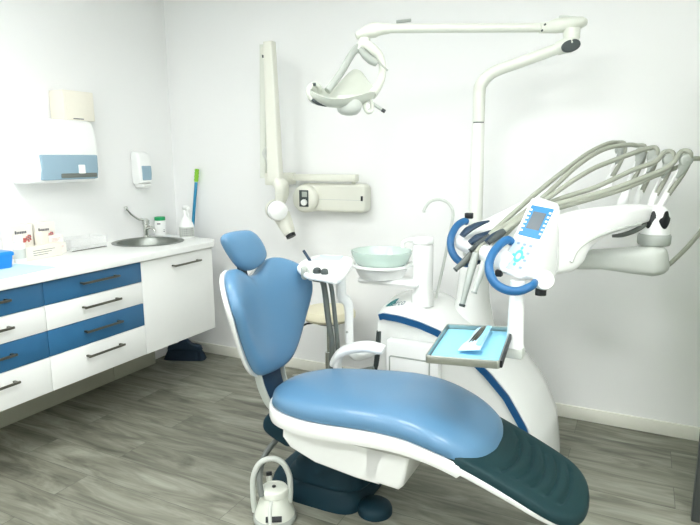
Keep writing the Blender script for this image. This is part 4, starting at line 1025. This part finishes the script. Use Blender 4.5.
for k in range(5):
    a = math.radians(-171 + 72*k); d_ = V((math.cos(a), math.sin(a), 0))
    lg = obj('leg', tube(nb(), [ST+d_*.03+V((0, 0, .098)), ST+d_*.14+V((0, 0, .09)), ST+d_*.25+V((0, 0, .072))], 0, seg=12, sm=3, sec=[(.017, .014), (.014, .011), (.011, .009)], n=3), 'chrome', t)
    p_ = ST + d_*.25; sx = V((-d_.y, d_.x, 0))
    b = nb()
    for s in (-1, 1): lathe(b, [(.001, -.009), (.02, -.009), (.025, -.004), (.025, .004), (.02, .009), (.001, .009)], p_ + sx*.013*s + V((0, 0, .0255)), axis=sx, seg=20)
    tube(b, [p_+V((0, 0, .03)), p_+V((0, 0, .066))], .009, seg=10, sm=1)
    obj('caster', b, 'black', lg)

# ================================================================== wall mounted x-ray unit
t = thing('xray_unit', (1.40, 0, 1.12), 'cream wall mounted dental X-ray unit with a folded upright arm', 'x-ray unit')
b = nb()
prism(b, rrect(1.16, 1.122, 1.615, 1.296, .03), Matrix(((1, 0, 0, 0), (0, 0, 1, -.051), (0, 1, 0, 0), (0, 0, 0, 1))), .098, .016)
cb = obj('control_box', b, 'cream', t)
obj('box_groove', box(nb(), (1.24, -.1015, 1.197), (1.605, -.0985, 1.2)), 'pale', cb)
obj('slot', box(nb(), (1.588, -.103, 1.195), (1.602, -.099, 1.225), .001), 'black', cb)
DC = V((1.205, -.12, 1.202))
dl = obj('dial_housing', lathe(nb(), [(.001, -.11), (.088, -.11), (.09, -.04), (.088, .01), (.08, .022), (.07, .026), (.001, .026)], DC, axis=(0, -1, 0), seg=44), 'cream', t)
obj('dial_window', box(nb(), (DC.x-.027, DC.y-.031, DC.z-.05), (DC.x+.04, DC.y-.025, DC.z+.055), .003), 'dgrey', dl)
obj('display', box(nb(), (DC.x-.005, DC.y-.0335, DC.z+.012), (DC.x+.032, DC.y-.03, DC.z+.045), .001), 'grey', dl)
obj('dial_knob', lathe(nb(), [(.001, 0), (.02, 0), (.019, .014), (.001, .015)], DC+V((.012, -.031, -.022)), axis=(0, -1, 0), seg=22), 'white', dl)
b = box(nb(), (1.02, -.13, 1.312), (1.565, -.075, 1.355), .005)
lathe(b, [(.001, 1.28), (.012, 1.28), (.012, 1.313), (.001, 1.313)], (1.53, -.08, 0), seg=20)
obj('horizontal_arm', b, 'cream', t)
def beam(p0, p1, w0, w1, d_, m, name):
    p0, p1 = V(p0), V(p1)
    return obj(name, tube(nb(), [p0, p1], 0, seg=24, sm=1, sec=[(w0, d_), (w1, d_)], up=(0, 1, 0), n=6), m, t)
fb_ = beam((1.1098, -0.31, 1.3185), (1.095, -0.31, 2.1295), .046, .031, .028, 'cream', 'front_arm')
rb_ = beam((0.9769, -0.235, 1.3331), (1.0073, -0.235, 2.1324), .022, .024, .024, 'ivory', 'rear_arm')
b = lathe(nb(), [(.001, -.07), (.022, -.07), (.022, .04), (.001, .04)], (1.0479, -0.27, 2.0832), axis=(0, -1, 0), seg=20)
obj('elbow_pin', b, 'cream', t)
obj('elbow_slot', box(nb(), (-.006, -.004, -.016), (.006, .004, .016), .002, 2, Matrix.Translation(V((1.0128, -0.262, 2.0701)))), 'dgrey', rb_)
b = nb()
tube(b, [V((1.0272, -0.27, 1.5245)), V((1.0072, -0.27, 1.4882)), V((1.028, -0.27, 1.4453)), V((1.0337, -0.27, 1.3963))], [.008, .016, .012, .01], seg=12)
obj('spring_link', b, 'pale', t)
b = nb(); box(b, (1.0, -.27, 1.29), (1.12, -.08, 1.365), .008); obj('arm_pivot', b, 'cream', t)
b = tube(nb(), [V((1.1208, -0.31, 1.3186)), V((1.1526, -0.31, 1.2888)), V((1.1413, -0.29, 1.2328)), V((1.1119, -0.27, 1.1814))], 0, seg=18, sec=[(.035, .03), (.05, .034), (.05, .034), (.045, .03)], n=4)
obj('head_yoke', b, 'cream', t)
XH = V((1.0972, -0.3, 1.1429)); xa = V((.76, -.64, -.08)).normalized()
hd_ = obj('tube_head', lathe(nb(), [(.001, -.06), (.03, -.055), (.052, -.04), (.062, -.015), (.064, .015), (.062, .031), (.001, .031)], XH, axis=xa, seg=40), 'cream', t)
obj('head_seam', lathe(nb(), [(.001, .0315), (.0625, .0315), (.0625, .036), (.001, .036)], XH, axis=xa, seg=40), 'black', hd_)
obj('head_cap', lathe(nb(), [(.001, .0365), (.062, .0365), (.062, .055), (.054, .075), (.03, .085), (.001, .088)], XH, axis=xa, seg=40), 'white', hd_)
b = tube(nb(), [V((1.1173, -0.265, 1.1064)), V((1.152, -0.27, 1.0457)), V((1.1831, -0.275, 0.9914))], 0, seg=20, sm=2, sec=[(.05, .05), (.042, .042), (.03, .03)], n=3)
cn = obj('collimator', b, 'cream', t)
obj('collimator_ring', tube(nb(), [V((1.1845, -0.275, 0.9896)), V((1.1942, -0.276, 0.9734))], .031, seg=22, sm=1), 'black', cn)

# ================================================================== light and view
M['lamp'].node_tree.nodes['Principled BSDF'].inputs['Emission Strength'].default_value = 19.2
M['lamp'].node_tree.nodes['Principled BSDF'].inputs['Emission Color'].default_value = (.985, .995, .995, 1)
w = bpy.data.worlds.new('world'); S.world = w; w.use_nodes = True
w.node_tree.nodes['Background'].inputs[0].default_value = (.9, .95, 1, 1); w.node_tree.nodes['Background'].inputs[1].default_value = .3
vs = S.view_settings
S.display_settings.display_device = 'sRGB'
vs.view_transform = 'Standard'; vs.look = 'None'; vs.gamma = 1; vs.use_curve_mapping = False
vs.exposure = 0
S.cycles.max_bounces = 8; S.cycles.diffuse_bounces = 5
